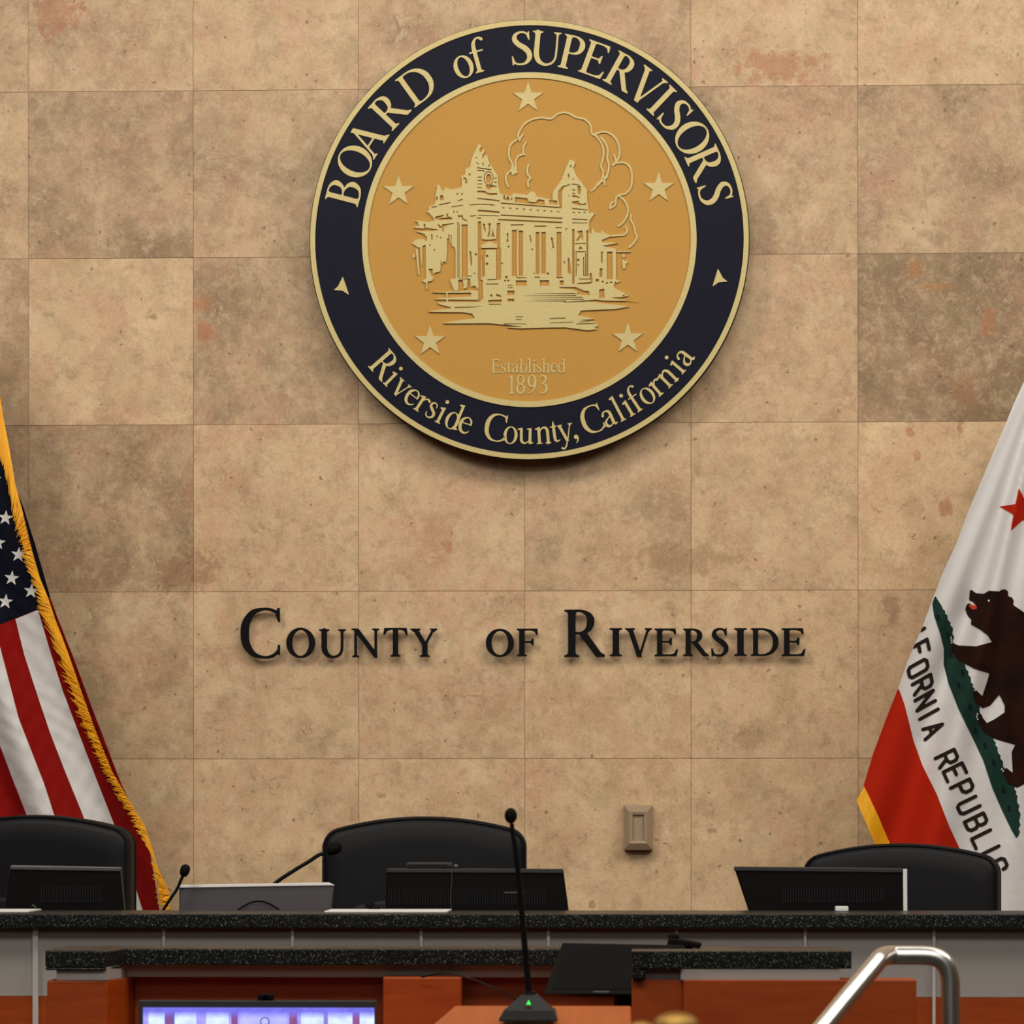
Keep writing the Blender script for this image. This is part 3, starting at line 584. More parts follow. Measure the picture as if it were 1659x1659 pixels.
cut(q7((355,130),(385,140),(400,250),(415,290),(390,270),(360,295),(380,250))); cut(q7((70,100),(85,100),(100,180),(85,210))); fl.ell(*q7((107, 292))[0], 1.6, 1.6, sub=True)
cut(q7((120,560),(140,620),(130,640))); cut(rq(q7, 135, 660, 215, 675)); cut(rq(q7, 0, 708, 35, 780)); cut(rq(q7, 208, 708, 335, 782)); cut(rq(q7, 475, 712, 530, 775)); fl.ell(*q7((320, 620))[0], 2, 2, sub=True)
cut(q7((520,430),(550,470),(540,495))); cut(q7((585,400),(605,420),(630,560),(630,630),(585,610))); cut(q7((430,665),(525,665),(525,680),(430,682))); fl.ell(*q7((565, 22))[0], 1.4, 1.4, sub=True)
# right tower
cut(q5((450,1000),(460,920),(510,860),(615,830),(620,842),(540,870),(510,930),(505,1160),(480,1150),(465,1080)))
cut(q5((640,825),(735,835),(735,845),(640,838))); fl.ell(*q5((740, 920))[0], 3, 6.5, sub=True); cut(q5((690,870),(740,848),(780,885),(740,865)))
for y in (900, 945): cut(q5((645,y),(690,y+10),(675,y+20),(645,y+15)))
cut(q5((645,980),(700,985),(760,1015),(740,1020),(645,1000))); cut(q5((640,1065),(740,1055),(720,1075),(780,1100),(830,1085),(830,1115),(700,1115),(640,1085)))
cut(q5((640,1150),(850,1175),(850,1188),(640,1165))); cut(q5((645,1292),(850,1302),(850,1318),(645,1308))); cut(q5((645,1345),(850,1350),(850,1360),(645,1357)))
cut(q5((585,680),(610,710),(605,760),(590,740))); cut(q5((615,575),(640,580),(625,620))); cut(q5((645,770),(660,750),(675,775))); cut(q5((590,980),(610,980),(600,1000)))
cut(rq(q7, 645, 25, 676, 760)); cut(rq(q7, 835, 40, 862, 640)); cut(q7((700,60),(780,40),(795,180),(760,130),(730,180),(690,180),(740,110),(730,75))); cut(rq(q7, 680, 212, 830, 225)); cut(q7((725,295),(755,250),(790,298)))
cut(rq(q7, 690, 320, 825, 335)); cut(q7((690,335),(700,335),(705,560),(700,660),(690,660))); cut(rq(q7, 792, 400, 806, 650)); cut(rq(q7, 818, 345, 828, 640)); cut(rq(q7, 790, 640, 870, 655)); fl.ell(*q7((725, 440))[0], 2, 2.2, sub=True); fl.ell(*q7((727, 508))[0], 1.3, 1.5, sub=True)
cut(q7((735,688),(880,690),(880,615),(905,615),(920,740),(880,762),(690,762),(735,745),(900,735),(890,702),(735,700)))
cut(q7((1030,325),(1055,325),(1050,490),(1030,470))); cut(q7((1010,560),(1050,545),(1050,670),(1008,670))); cut(rq(q7, 1108, 330, 1185, 700)); cut(q7((1005,840),(1075,825),(1078,950),(1005,950)))
for x, y, r in ((980, 715, 3.2), (1055, 730, 2), (1110, 750, 1.8), (1165, 740, 2), (1225, 745, 1.8)): fl.ell(*q7((x, y))[0], r, r*.8, sub=True)
cut(q7((1200,815),(1280,795),(1260,815))); cut(q7((1310,912),(1375,905),(1330,925)))
cut(q7((470,800),(690,800),(800,850),(870,860),(880,915),(700,900),(720,865),(650,830),(480,815)))
for y0, x0, x1 in ((888, 120, 690), (913, 0, 700), (938, 60, 780), (965, 100, 800), (988, 0, 560)): cut(q7((x0, y0-1.5), (x1, y0-4), (x1, y0+7), (x0, y0+3)))
cut(q7((520,1002),(800,985),(960,970),(1100,990),(1100,1003),(950,985),(800,1000),(530,1010)))
cut(q7((340,1218),(560,1210),(560,1222),(340,1230))); cut(q7((350,1275),(660,1268),(660,1278),(350,1285))); cut(q7((700,1292),(960,1285),(960,1295),(700,1305))); cut(q7((740,1265),(890,1262),(890,1270),(740,1274))); cut(q7((0,1290),(60,1295),(0,1303)))
cut(q7((320,1055),(350,1058),(330,1065)))
add(A((1450,990),(1545,992),(1545,998),(1450,998))); fl.ell(*A((1497, 1022))[0], 2, 3); add(A((1490,1042),(1502,1060),(1520,1055),(1522,1068),(1510,1080),(1505,1110),(1495,1112),(1487,1080)))
def relief(f, h, name, m=M['palegold']):
    return f.solid(lambda x, y, b: ((x-CX)*ss, -.0065 if b else -.0065-h, (CY-y)*ss)).build(name, m, seal)
relief(fl, .0075, 'courthouse_relief')
cl = Field(815, 1040, 178, 412, .7)
def cs(*p, w=2.9): cl.stroke([(a, b, w) for a, b in A(*p)])
cs((800,245),(790,205),(825,140),(880,105),(950,92),(1010,100),(1050,70),(1100,58),(1140,70),(1180,92),(1235,105),(1275,145),(1285,200),(1310,215))
cs((820,205),(800,232)); cs((780,238),(740,270),(728,310),(730,360),(755,410),(765,465)); cs((840,258),(825,290),(822,335),(790,350),(772,390),(778,460)); cs((822,330),(832,340))
cs((750,405),(745,440),(715,470),(708,510),(722,552)); cs((745,435),(755,470)); cs((858,408),(850,440),(855,475),(870,495),(855,520),(858,555))
cs((1305,205),(1360,190),(1410,205),(1450,245),(1468,300),(1468,350),(1450,390)); cs((1310,215),(1345,260),(1362,310),(1358,370),(1345,420),(1360,460),(1350,510),(1325,545)); cs((1345,230),(1375,265),(1390,310),(1388,370),(1398,410),(1395,450),(1380,500))
cs((1435,345),(1445,390),(1425,415)); cs((1450,400),(1500,398),(1540,430),(1553,490),(1545,560),(1510,605),(1465,615),(1445,640),(1440,680),(1412,700)); cs((1425,660),(1408,680),(1405,705))
cs((1370,490),(1365,515),(1330,530),(1305,565),(1282,585)); cs((1365,515),(1370,545))
cs((1465,620),(1500,650),(1525,700),(1520,750),(1490,800),(1460,822)); cs((1545,750),(1545,780),(1565,820),(1575,870),(1585,900),(1560,940),(1535,965)); cs((1510,825),(1520,855),(1500,880),(1450,885),(1420,890))
relief(cl, .006, 'cloud_outline')

# ------------------------------------------------------------ wall lettering
LY = -.03
for ch, x0, x1, y0, y1, lab in (
  ('C',390,452.7,986,1065.5,'tall black raised letter C that opens the word COUNTY'),('O',464,510,1017,1066,'small black letter O between the tall C and the U of COUNTY'),('U',517.5,559.8,1018.5,1066,'black letter U in COUNTY'),
  ('N',570,614,1018.5,1065.5,'black letter N in COUNTY'),('T',621,659.5,1017.5,1063.5,'black letter T in COUNTY'),('Y',665.8,707.6,1018.5,1064,'black letter Y that ends COUNTY'),
  ('O',787.5,832.4,1018.5,1064.5,'black letter O of the word OF'),('F',837.8,871.3,1018.5,1063,'black letter F of the word OF'),('R',914.3,979.5,988.8,1063,'tall black raised letter R that opens RIVERSIDE'),
  ('I',987.7,1007.3,1017.8,1063,'first black letter I in RIVERSIDE, beside the tall R'),('V',1013.3,1056,1017.8,1064.2,'black letter V in RIVERSIDE'),('E',1061,1097.6,1018.3,1063,'black letter E between V and R in RIVERSIDE'),
  ('R',1107.5,1147.3,1018.3,1062.8,'small black letter R in the middle of RIVERSIDE'),('S',1153,1180.4,1017.3,1063.5,'black letter S in RIVERSIDE'),('I',1189.5,1209.5,1017.8,1062.5,'second black letter I in RIVERSIDE, after the S'),
  ('D',1217,1260.8,1017.8,1062.5,'black letter D in RIVERSIDE'),('E',1267,1304.2,1017.8,1062.8,'last black letter E that ends RIVERSIDE')):
    big = y1-y0 > 60
    f2 = glyph(ch, .002 if big else .012); a0, a1, b0, b1 = f2.bbox()
    o_ = P((x0+x1)/2, y1, LY); s_ = S((x0+x1)/2, y1, LY); sx_ = (x1-x0)/(a1-a0)*s_; sy_ = (y1-y0)/(b1-b0)*s_
    ob = f2.solid(lambda x, y, b: ((x-(a0+a1)/2)*sx_, 0.012 if b else 0, (y-b0)*sy_)).build('wall_letter', M['lettermetal'])
    ob.location = o_; tag(ob, lab, 'letter', 'black letters on the stone wall')
    pins = MB()
    zz = .5*(b1-b0)
    for xx in ((a0+a1)/2,):
        # mounting pins from letter to wall, placed under solid strokes
        jj, ii = np.unravel_index(np.argmax(f2.F), f2.F.shape); px_, pz_ = (f2.xs[ii]-(a0+a1)/2)*sx_, (f2.ys[jj]-b0)*sy_
        pins.tube([(px_, .011, pz_), (px_, -LY, pz_)], .0025, 8)
    pins.build('mounting_pin', M['black'], ob)

# ------------------------------------------------------------ wall switch plate
c0 = P(1034.3, 1377, 0); s0 = S(1034, 1340, 0)
pl = thing('wall_plate', c0, 'beige rectangular wall plate with a sunken centre, right of the middle chair', 'wall plate')
wv, hv = 46.5*s0/2, 72.5*s0
def rect(x, z0, z1, y): return [(-x, y, z0), (x, y, z0), (x, y, z1), (-x, y, z1)]
m1 = MB(); m1.hexa(rect(wv, 0, hv, -.034), rect(wv, 0, hv, 0)); m1.build('back_box', M['plate'], pl, bevel=.001)
m2 = MB(); o_r = rect(wv, 0, hv, -.034); i_r = rect(wv*.62, hv*.15, hv*.85, -.046); i2 = rect(wv*.4, hv*.205, hv*.79, -.044); i3 = rect(wv*.36, hv*.215, hv*.78, -.036)
m2.add(o_r+i_r+i2+i3, [(0,1,5,4),(1,2,6,5),(2,3,7,6),(3,0,4,7),(4,5,9,8),(5,6,10,9),(6,7,11,10),(7,4,8,11),(8,9,13,12),(9,10,14,13),(10,11,15,14),(11,8,12,15),(12,13,14,15),(3,2,1,0)]); m2.build('bevelled_cover', M['plate'], pl)

# ------------------------------------------------------------ flags
def flag_piece(f, Y, fold, layer, thick, name, m, parent, merge=False):
    loc = parent.location
    def fn(x, y, b):
        p = P(x, y, Y+fold(x, y)-layer+(thick if b else 0)); return p-loc
    return f.solid(fn, merge).build(name, m, parent, smooth=True)
# --- striped flag, left
UY = -.42
us = thing('striped_flag', P(-62, 1500, UY)*1, 'red and white striped flag with white stars and gold fringe hanging at the left edge', 'flag')
us.location = (P(-62, 1300, UY).x, UY, PZ)
def ufold(x, y):
    u = x*.93-(y-650)*.36
    g = min(1, max(0, (y-560)/500))
    return (.022*math.sin(u/21.)+.008*math.sin(u/11.3+y/160.)+.0012*math.sin(y/9.+x/5.)+.0008*math.sin(y/5.3-x/7.+2*math.sin(y/31.)))*g
uedge = [(-90, 430), (-30, 520), (0, 660), (5, 690), (15, 735), (25, 790), (38, 835), (53, 893), (66, 939), (78, 969), (90, 1003), (111, 1058), (132, 1120), (157, 1187), (184, 1255), (208, 1298), (230, 1340), (243, 1380), (250, 1420), (262, 1500), (268, 1560)]
cloth = [(-150, 430)]+uedge+[(-150, 1560)]
def ufield(st=3): return Field(-155, 290, 425, 1565, st)
base = ufield(); base.poly(cloth)
flag_piece(base, UY, ufold, 0, .0015, 'navy_canton_and_body', M['flagnavy'], us)
def region(pts, st=3):
    a = np.array(pts); f_ = Field(a[:, 0].min()-6, a[:, 0].max()+6, a[:, 1].min()-6, a[:, 1].max()+6, st); f_.poly(pts)
    g_ = Field(a[:, 0].min()-6, a[:, 0].max()+6, a[:, 1].min()-6, a[:, 1].max()+6, st); g_.poly(cloth); return f_.clip(g_)
redpoly = [(-150, 1080), (-150, 1075), (0, 1012), (25, 1002), (63, 987), (75, 980), (400, 900), (400, 1560), (-150, 1560)]
r_ = region(redpoly, 4); flag_piece(r_, UY, ufold, .0012, .001, 'red_field', M['flagred'], us)
stA = [(25, 1003), (39, 1060), (58.7, 1120.5), (81, 1187), (105.5, 1250), (134, 1320), (165, 1400), (190, 1478), (210, 1560), (250, 1560), (232, 1478), (205, 1390), (180.8, 1325), (153.7, 1256), (129.6, 1193), (102, 1120), (80, 1051), (61.5, 988)]
stB = [(-22, 1020), (-18, 1100), (0, 1208), (18, 1256), (42, 1318), (95, 1440), (150, 1560), (198, 1560), (142, 1440), (87, 1318), (72, 1271), (51, 1217), (30, 1163), (15, 1105), (0, 1048), (-10, 1017)]
stC = [(-110, 1060), (-100, 1200), (-70, 1300), (0, 1440), (60, 1560), (104, 1560), (48, 1440), (-18, 1300), (-55, 1200), (-70, 1045)]
for p in (stA, stB, stC): flag_piece(region(p), UY, ufold, .0024, .001, 'white_stripe', M['flagwhite'], us)
for x, y in ((9, 839), (30, 898.7), (-3, 879), (19, 936.7), (50.6, 957.7), (9, 974.7), (-10, 776), (-12, 920), (-25, 840), (-30, 960), (-28, 890), (-30, 740)):
    f_ = Field(x-16, x+16, y-16, y+16, 1.0); f_.poly(star_pts(x, y, 13.2, .1)); flag_piece(f_, UY, ufold, .003, .001, 'white_star', M['flagwhite'], us)
# outer sliver of the folded-over hem, behind the fringe
f_ = Field(10, 220, 770, 1010, 3); f_.poly([(10, 775), (25, 789), (38, 822), (58, 885.6), (82, 969), (60, 975), (20, 850)]); flag_piece(f_, UY+.02, ufold, 0, .001, 'navy_hem', M['flagnavy'], us)
f_ = Field(50, 240, 955, 1320, 3); f_.poly([(82, 969), (93, 1000), (120.5, 1069), (150.6, 1150), (180.8, 1229), (197, 1271), (211, 1300), (190, 1300), (60, 970)]); flag_piece(f_, UY+.02, ufold, 0, .001, 'red_hem', M['flagred'], us)
fo = [(0, 640), (5, 673), (15, 723.5), (25, 784), (38, 832), (53, 893), (66, 939), (78.5, 969), (89, 1000), (111.5, 1060), (132.6, 1120), (157, 1187), (184, 1253), (211, 1298), (235, 1337), (247, 1374), (256, 1407), (275.7, 1446), (278, 1500), (282, 1560)]
fi = [(-9, 690), (0, 722), (12.7, 767), (20, 812), (25, 842), (36, 887), (44, 915), (59, 952), (66, 985), (74, 1000), (104, 1088), (131, 1166), (162, 1236), (191, 1287), (216, 1327), (230, 1355), (246, 1380), (254, 1437), (266, 1490), (270, 1560)]
f_ = Field(-15, 290, 636, 1565, 2); f_.poly(fo+fi[::-1], grow=-1.8)
def ff(x, y): return ufold(x, y)*.6-.012
fr = flag_piece(f_, UY, ff, .004, .002, 'gold_fringe', M['fringe'], us)
mb = MB(); rn = random.Random(5)
def lerp_path(path, t):
    n = len(path)-1; i = min(n-1, int(t*n)); u = t*n-i; return (path[i][0]+(path[i+1][0]-path[i][0])*u, path[i][1]+(path[i+1][1]-path[i][1])*u)
for k in range(420):
    t = (k+.5)/420; a = lerp_path(fo, t); b = lerp_path(fi, min(1, t+rn.uniform(.0, .018)))
    e = rn.uniform(.9, 1.28); b = (a[0]+(b[0]-a[0])*e-rn.uniform(0, 1.5), a[1]+(b[1]-a[1])*e+rn.uniform(0, 5))
    pa = P(a[0]-.5, a[1], UY+ff(*a)-.006)-us.location; pb = P(b[0], b[1], UY+ff(*b)-.007)-us.location; pm = (pa+pb)/2+Vector((0, -.004, 0))
    mb.tube([pa, pm, pb], [.0012, .0016, .0006], 4)
mb.build('fringe_strands', M['fringe'], us, smooth=True)['kind'] = 'stuff'
px0 = P(-62, 1300, UY-.03); L0 = us.location
MB().tube([(0, .03, .03), (0, .03, 2.45)], .014, 14).build('pole', M['woodtop'], us, smooth=True)
MB().lathe([(.16, 0), (.16, .02), (.13, .04), (.03, .06), (.025, .1)], 0, .03).build('base', M['brass'], us, smooth=True)
# --- bear flag, right
BY = -.42
ca = thing('bear_flag', (0, 0, 0), 'white flag with a brown bear, red star and lettering hanging at the right edge', 'flag')
ca.location = (P(1745, 1300, BY).x, BY, PZ)
def cfold(x, y):
    an = math.atan2(x-1730, max(40., y-480)); g = min(1, max(0, (y-560)/350))
    return (.022*math.sin(an*34)+.012*math.sin(an*61+1.3)+.003*math.sin(x/19.+y/31.))*g
cedge = [(1659, 618), (1645, 648), (1622, 704), (1597, 762), (1571, 823), (1549, 881), (1528, 926.6), (1513, 965), (1493, 1020), (1489, 1027), (1468.7, 1076), (1455.6, 1113.6), (1434, 1168.5), (1413.7, 1223.5), (1399, 1273), (1441, 1365), (1500, 1490), (1530, 1560)]
ccloth = [(1790, 440), (1730, 480), (1690, 560)]+cedge+[(1790, 1560)]
def cregion(pts, st=3, clip=True, hard=None):
    a = np.array(pts); bb = (a[:, 0].min()-6, a[:, 0].max()+6, a[:, 1].min()-6, a[:, 1].max()+6); f_ = Field(*bb, st); f_.poly(pts)
    if clip: f_.clip(Field(*bb, st).poly(ccloth))
    return f_
def cp(pts, layer, name, m, st=3, th=.001): return flag_piece(cregion(pts, st), BY, cfold, layer, th, name, m, ca)
flag_piece(cregion(ccloth, 4), BY, cfold, 0, .0015, 'white_cloth', M['flagwhite'], ca)
cp([(1380, 1100), (1455.6, 1113.6), (1465.8, 1142.5), (1480, 1200), (1494.7, 1240.8), (1517.8, 1287), (1538, 1339), (1552.6, 1370), (1600, 1480), (1635, 1560), (1380, 1560)], .0015, 'red_stripe', M['calred'])
f_ = Field(1380, 1560, 1265, 1565, 2.5); f_.poly([(1400, 1274), (1387.7, 1297), (1416.6, 1365), (1470, 1480), (1505, 1560), (1535, 1560), (1500, 1480), (1441, 1365), (1421, 1318)])
flag_piece(f_, BY-.004, cfold, 0, .002, 'gold_fringe', M['fringe'], ca)
cp(star_pts(1655.5, 827.5, 37.5, -.13, .4), .002, 'red_star', M['calred'], 1.6)
grass = [(1515, 965), (1510.6, 977.6), (1513.5, 998), (1523.6, 1027), (1529.4, 1050), (1529, 1076), (1536.6, 1107.8), (1552.6, 1148), (1575.7, 1194.6), (1593, 1232), (1607.5, 1275.6), (1625, 1316), (1639, 1345), (1646.6, 1358), (1650, 1353.7), (1652.4, 1324.7), (1648, 1293), (1643.7, 1275.6), (1630.7, 1258), (1625, 1238), (1616, 1215), (1609, 1194.6), (1595, 1175), (1587, 1150), (1578.6, 1119), (1572.8, 1102), (1564, 1079), (1553, 1065), (1545, 1050), (1543.9, 1021), (1535, 1000.7), (1526.5, 983)]
jag = []
for i, p in enumerate(grass):
    jag.append(p)
    if 14 <= i < len(grass)-1:
        q = grass[i+1]; n = 4
        for k in range(1, n+1):
            t = k/(n+1); d = 1.8 if k % 2 else -1.0; jag.append((p[0]+(q[0]-p[0])*t+d, p[1]+(q[1]-p[1])*t))
cp(jag, .002, 'green_grass', M['green'], 1.6)
for x, y in ((1537, 1030), (1540, 1060), (1553, 1110), (1572, 1145), (1580, 1183), (1596, 1208), (1610, 1235), (1626, 1280), (1635, 1310), (1520, 1000), (1560, 1090)):
    cp([(x-3, y-6), (x+3, y-3), (x+2, y+1), (x+5, y+7), (x, y+4), (x-2, y+7)], .003, 'grass_tuft', mat('dark_green', (14, 30, 28), .85), 1.3)
bear = [(1571.4, 957), (1573, 955), (1581.5, 961), (1594, 962), (1601.8, 957), (1619.5, 958), (1622, 955.5), (1628.4, 954.5), (1633.4, 958), (1633.4, 966), (1639.8, 968), (1642.5, 974), (1641, 979.7), (1659, 992), (1700, 1030), (1735, 1090), (1750, 1160), (1730, 1250), (1690, 1275), (1659, 1269.8), (1648, 1275.6), (1633.6, 1269.8), (1623.4, 1248), (1630.7, 1244), (1640.8, 1252), (1639.3, 1217.7), (1645, 1206), (1610.4, 1196), (1593, 1186), (1583, 1166), (1587, 1155.5), (1598.8, 1171.4), (1610.4, 1165.6), (1627.8, 1154), (1627.8, 1142.5), (1619, 1125), (1604.6, 1142.5), (1593, 1147), (1581.5, 1140), (1575.7, 1122), (1581.5, 1118), (1591.6, 1128), (1600, 1102), (1603, 1090), (1593, 1087.5), (1575.7, 1081.7), (1552.6, 1070), (1541, 1056), (1542, 1041), (1552.6, 1045.6), (1581.5, 1047), (1607.5, 1040), (1601.7, 1029.7), (1587, 1019.5), (1572.8, 1012), (1573.5, 1004), (1567.6, 997.5), (1563.8, 987), (1566, 979.7), (1570, 977), (1577, 981), (1583, 984), (1576, 975), (1570, 972)]
cp(bear, .0032, 'bear', M['bear'], 1.5)
cp([(1569, 980.5), (1574, 979), (1583, 983), (1582, 987), (1575, 987.5)], .0045, 'tongue', M['tongue'], 1)
f_ = Field(1598, 1606, 969, 977, .6); f_.ell(1602, 973, 1.6, 1.6); flag_piece(f_, BY, cfold, .0045, .001, 'eye', M['flagwhite'], ca)
for x, y in ((1540.5, 1033), (1541.5, 1037), (1542, 1041), (1583.5, 1157), (1582.5, 1161), (1584, 1165), (1623, 1246), (1625.5, 1249)):
    f_ = Field(x-3, x+3, y-3, y+3, .6); f_.ell(x, y, 1.3, 1.6); flag_piece(f_, BY, cfold, .005, .001, 'claw', M['flagwhite'], ca)
BG = {'F': [[(0,0),(0,1),(1,1)],[(0,.52),(.75,.52)]], 'O': [[(.2,0),(0,.12),(0,.88),(.2,1),(.8,1),(1,.88),(1,.12),(.8,0),(.2,0)]], 'R': [[(0,0),(0,1),(.75,1),(1,.88),(1,.6),(.75,.48),(0,.48)],[(.5,.48),(1,0)]],
      'N': [[(0,0),(0,1),(1,0),(1,1)]], 'I': [[(.5,0),(.5,1)]], 'A': [[(0,0),(.5,1),(1,0)],[(.2,.36),(.8,.36)]], 'E': [[(1,0),(0,0),(0,1),(1,1)],[(0,.52),(.75,.52)]], 'P': [[(0,0),(0,1),(.75,1),(1,.86),(1,.58),(.75,.45),(0,.45)]],
      'U': [[(0,1),(0,.14),(.2,0),(.8,0),(1,.14),(1,1)]], 'B': [[(0,0),(0,1),(.75,1),(.95,.87),(.95,.65),(.75,.53),(0,.53)],[(.75,.53),(1,.4),(1,.13),(.75,0),(0,0)]], 'L': [[(0,1),(0,0),(1,0)]], 'C': [[(1,.75),(1,.88),(.8,1),(.2,1),(0,.88),(0,.12),(.2,0),(.8,0),(1,.12),(1,.25)]]}
for ch, cx_, cy_, k in (('I',1483,1026,0),('F',1489,1052,0),('O',1487.5,1083,0),('R',1494.7,1109,0),('N',1499,1135,0),('I',1505,1157,0),('A',1512,1181.5,0),('R',1534,1229,1),('E',1547,1251,1),('P',1559,1277,1),('U',1569,1305,1),('B',1581.5,1332,1),('L',1593,1359.5,1),('I',1603,1378,1),('C',1614,1404,1)):
    u = (.2, .97) if k == 0 else (.42, .9); v = (.87, -.49) if k == 0 else (.9, -.44); wl = 17 if ch not in 'I' else 0.01; hh = 34
    def mp(gx, gy): return (cx_+u[0]*(gx-.5)*wl+v[0]*(gy-.5)*hh, cy_+u[1]*(gx-.5)*wl+v[1]*(gy-.5)*hh)
    f_ = Field(cx_-32, cx_+32, cy_-32, cy_+32, 1.4)
    for lnn in BG[ch]: f_.stroke([(*mp(*p), 5.6) for p in lnn], smooth=False)
    f_.clip(Field(cx_-32, cx_+32, cy_-32, cy_+32, 1.4).poly(ccloth))
    flag_piece(f_, BY, cfold, .0025, .001, 'flag_letter', M['brownink'], ca)
MB().tube([(0, .04, .03), (0, .04, 2.45)], .014, 14).build('pole', M['woodtop'], ca, smooth=True)
MB().lathe([(.16, 0), (.16, .02), (.13, .04), (.03, .06), (.025, .1)], 0, .04).build('base', M['brass'], ca, smooth=True)

# ------------------------------------------------------------ chairs
def outline(hw, z0, z1, arch, rtop, rbot, n=9):
    pts = []
    def corner(cx, cz, r, a0, a1):
        for k in range(n): a = a0+(a1-a0)*k/(n-1); pts.append((cx+r*math.cos(a), cz+r*math.sin(a)))
    sl = 2*arch/hw*1.05; al = math.atan(sl); xe = hw-rtop+rtop*math.sin(al); a_ = sl/(2*xe); cz = z1-a_*xe*xe-rtop*math.cos(al)
    corner(-hw+rbot, z0+rbot, rbot, math.pi, 1.5*math.pi); corner(hw-rbot, z0+rbot, rbot, 1.5*math.pi, 2*math.pi)
    corner(hw-rtop, cz, rtop, 0, math.pi/2-al)
    for k in range(1, 20):
        x = xe*(1-2*k/20); pts.append((x, z1-a_*x*x))
    corner(-hw+rtop, cz, rtop, math.pi/2+al, math.pi)
    return pts
def pillow(pts, th, cz):
    prof = [(1, 0), (.99, .55), (.97, .85), (.93, 1.0), (.8, 1.04), (.5, 1.06), (.2, 1.04)]; n = len(pts); mb = MB(); V = []; Fs = []
    rings = [(s_, -t*th/2) for s_, t in prof[::-1]]+[(s_, t*th/2) for s_, t in prof[1:]]
    for s_, y in rings: V += [(p[0]*s_, y, cz+(p[1]-cz)*s_) for p in pts]
    for i in range(len(rings)-1):
        Fs += [(i*n+k, i*n+(k+1) % n, (i+1)*n+(k+1) % n, (i+1)*n+k) for k in range(n)]
    Fs = [tuple(reversed(f)) for f in Fs]
    Fs += [tuple(range(n)), tuple(range((len(rings)-1)*n+n-1, (len(rings)-1)*n-1, -1))]
    return mb.add(V, Fs)
def make_chair(label):
    t = thing('office_chair', (0, 0, 0), label, 'chair', 'black high-backed chairs behind the dais')
    o = outline(.25, .5, 1.18, .032, .05, .05)
    back = pillow(o, .085, .85).build('backrest', M['leather'], t, smooth=True)
    for s_ in (-1, 1):
        MB().tube([(p[0]*.985, s_*.034, .85+(p[1]-.85)*.985) for p in o+[o[0]]], .0035, 6, False).build('piping', M['leather'], back, smooth=True)
    o2 = outline(.20, .62, .98, .02, .06, .05)
    c_ = pillow(o2, .02, .8); c_.v = [(a, b-.045, c) for a, b, c in c_.v]; c_.build('lumbar_panel', M['leather'], t, smooth=True)
    s2 = pillow([(a, b-.2) for a, b in outline(.25, 0, .48, 0.01, .06, .06)], .09, .02); s2.v = [(a, c-.26, .5+b) for a, b, c in s2.v]; s2.build('seat', M['leather'], t, smooth=True)
    for s_ in (-1, 1):
        MB().tube([(s_*.24, -.12, .47), (s_*.285, -.12, .56), (s_*.295, -.1, .64), (s_*.295, -.3, .64)], .016, 8).build('armrest', M['black'], t, smooth=True)
    MB().tube([(0, -.24, .1), (0, -.24, .45)], .028, 12).build('gas_column', M['black'], t, smooth=True)
    b = MB()
    for k in range(5):
        a = 2*math.pi*k/5; b.tube([(0, -.24, .1), (.3*math.cos(a), -.24+.3*math.sin(a), .07)], [.025, .016], 8)
    sb_ = b.build('star_base', M['black'], t, smooth=True)
    for k in range(5):
        a = 2*math.pi*k/5; MB().ball((.3*math.cos(a), -.24+.3*math.sin(a), .03), .03, .03, .03, 10, 8).build('caster', M['black'], sb_, smooth=True)
    return t
def dup(r, label):
    n = r.copy(); C.objects.link(n); n['label'] = label
    for ch in list(r.children):
        c_ = ch.copy(); C.objects.link(c_); c_.parent = n
        for g in list(ch.children):
            d_ = g.copy(); C.objects.link(d_); d_.parent = c_
    return n
KY = -1.0
def place(o, pxc, ytop, rz, wpx, wreal=.5):
    p = P(pxc, ytop, KY); o.location = (p.x, KY, PZ); o.rotation_euler.z = rz
    o.scale = (wpx*S(pxc, ytop, KY)/wreal,)*1+(1, (p.z-PZ)/1.18) if False else (wpx*S(pxc, ytop, KY)/wreal, 1, (p.z-PZ)/1.18)
ch1 = make_chair('black leather high-backed chair in the middle, behind the dais below the seal'); place(ch1, 688, 1322.5, math.radians(2), 330)
ch2 = dup(ch1, 'black leather chair at the left, in front of the striped flag'); place(ch2, 59, 1320, math.radians(-9), 322)
ch3 = dup(ch1, 'black leather chair at the right, in front of the bear flag, lower than the others'); place(ch3, 1461, 1366, math.radians(-11), 318)

# ------------------------------------------------------------ dais
DY = -2.25
zt = P(830, 1481, DY).z; zb = P(830, 1503.5, DY).z
dais = thing('dais', (P(830, 1480, DY).x, DY, 0), 'long raised dais with black granite ledge, grey metal fascia and cherry wood base', 'dais')
ox = dais.location.x
ledge = MB().box(-3.4, 3.4, 0, .32, zt-(zt-zb), zt).build('granite_ledge', M['granite'], dais, bevel=.003)
sp_ = S(830, 1550, DY+.06); fz1 = zb; fz0 = P(830, 1614, DY+.06).z
seams = [x for x in (-356, -149, 60, 267.5, 475.5, 683.5, 889, 1096, 1304, 1512, 1720, 1928)]
for i in range(len(seams)-1):
    a = P(seams[i], 1550, DY+.06).x-ox; b = P(seams[i+1], 1550, DY+.06).x-ox
    MB().box(a+.002, b-.002, .048, .08, fz0, fz1).build('fascia_panel', M['laminate'], dais)
    MB().box(a+.002, b-.002, .044, .08, 0, fz0-.001).build('wood_panel', M['wood'], dais)
for x in seams:
    a = P(x, 1550, DY+.06).x-ox; wd = .0065 if x != 60 else .012
    MB().box(a-wd/2, a+wd/2, .036, .08, 0 if x in (60, 1512) else fz0, fz1).build('metal_strip', M['aluminium'], dais)
MB().box(-3.4, 3.4, .08, .12, 0, zb).build('carcass', M['wood'], dais)
DZ = PZ+.74
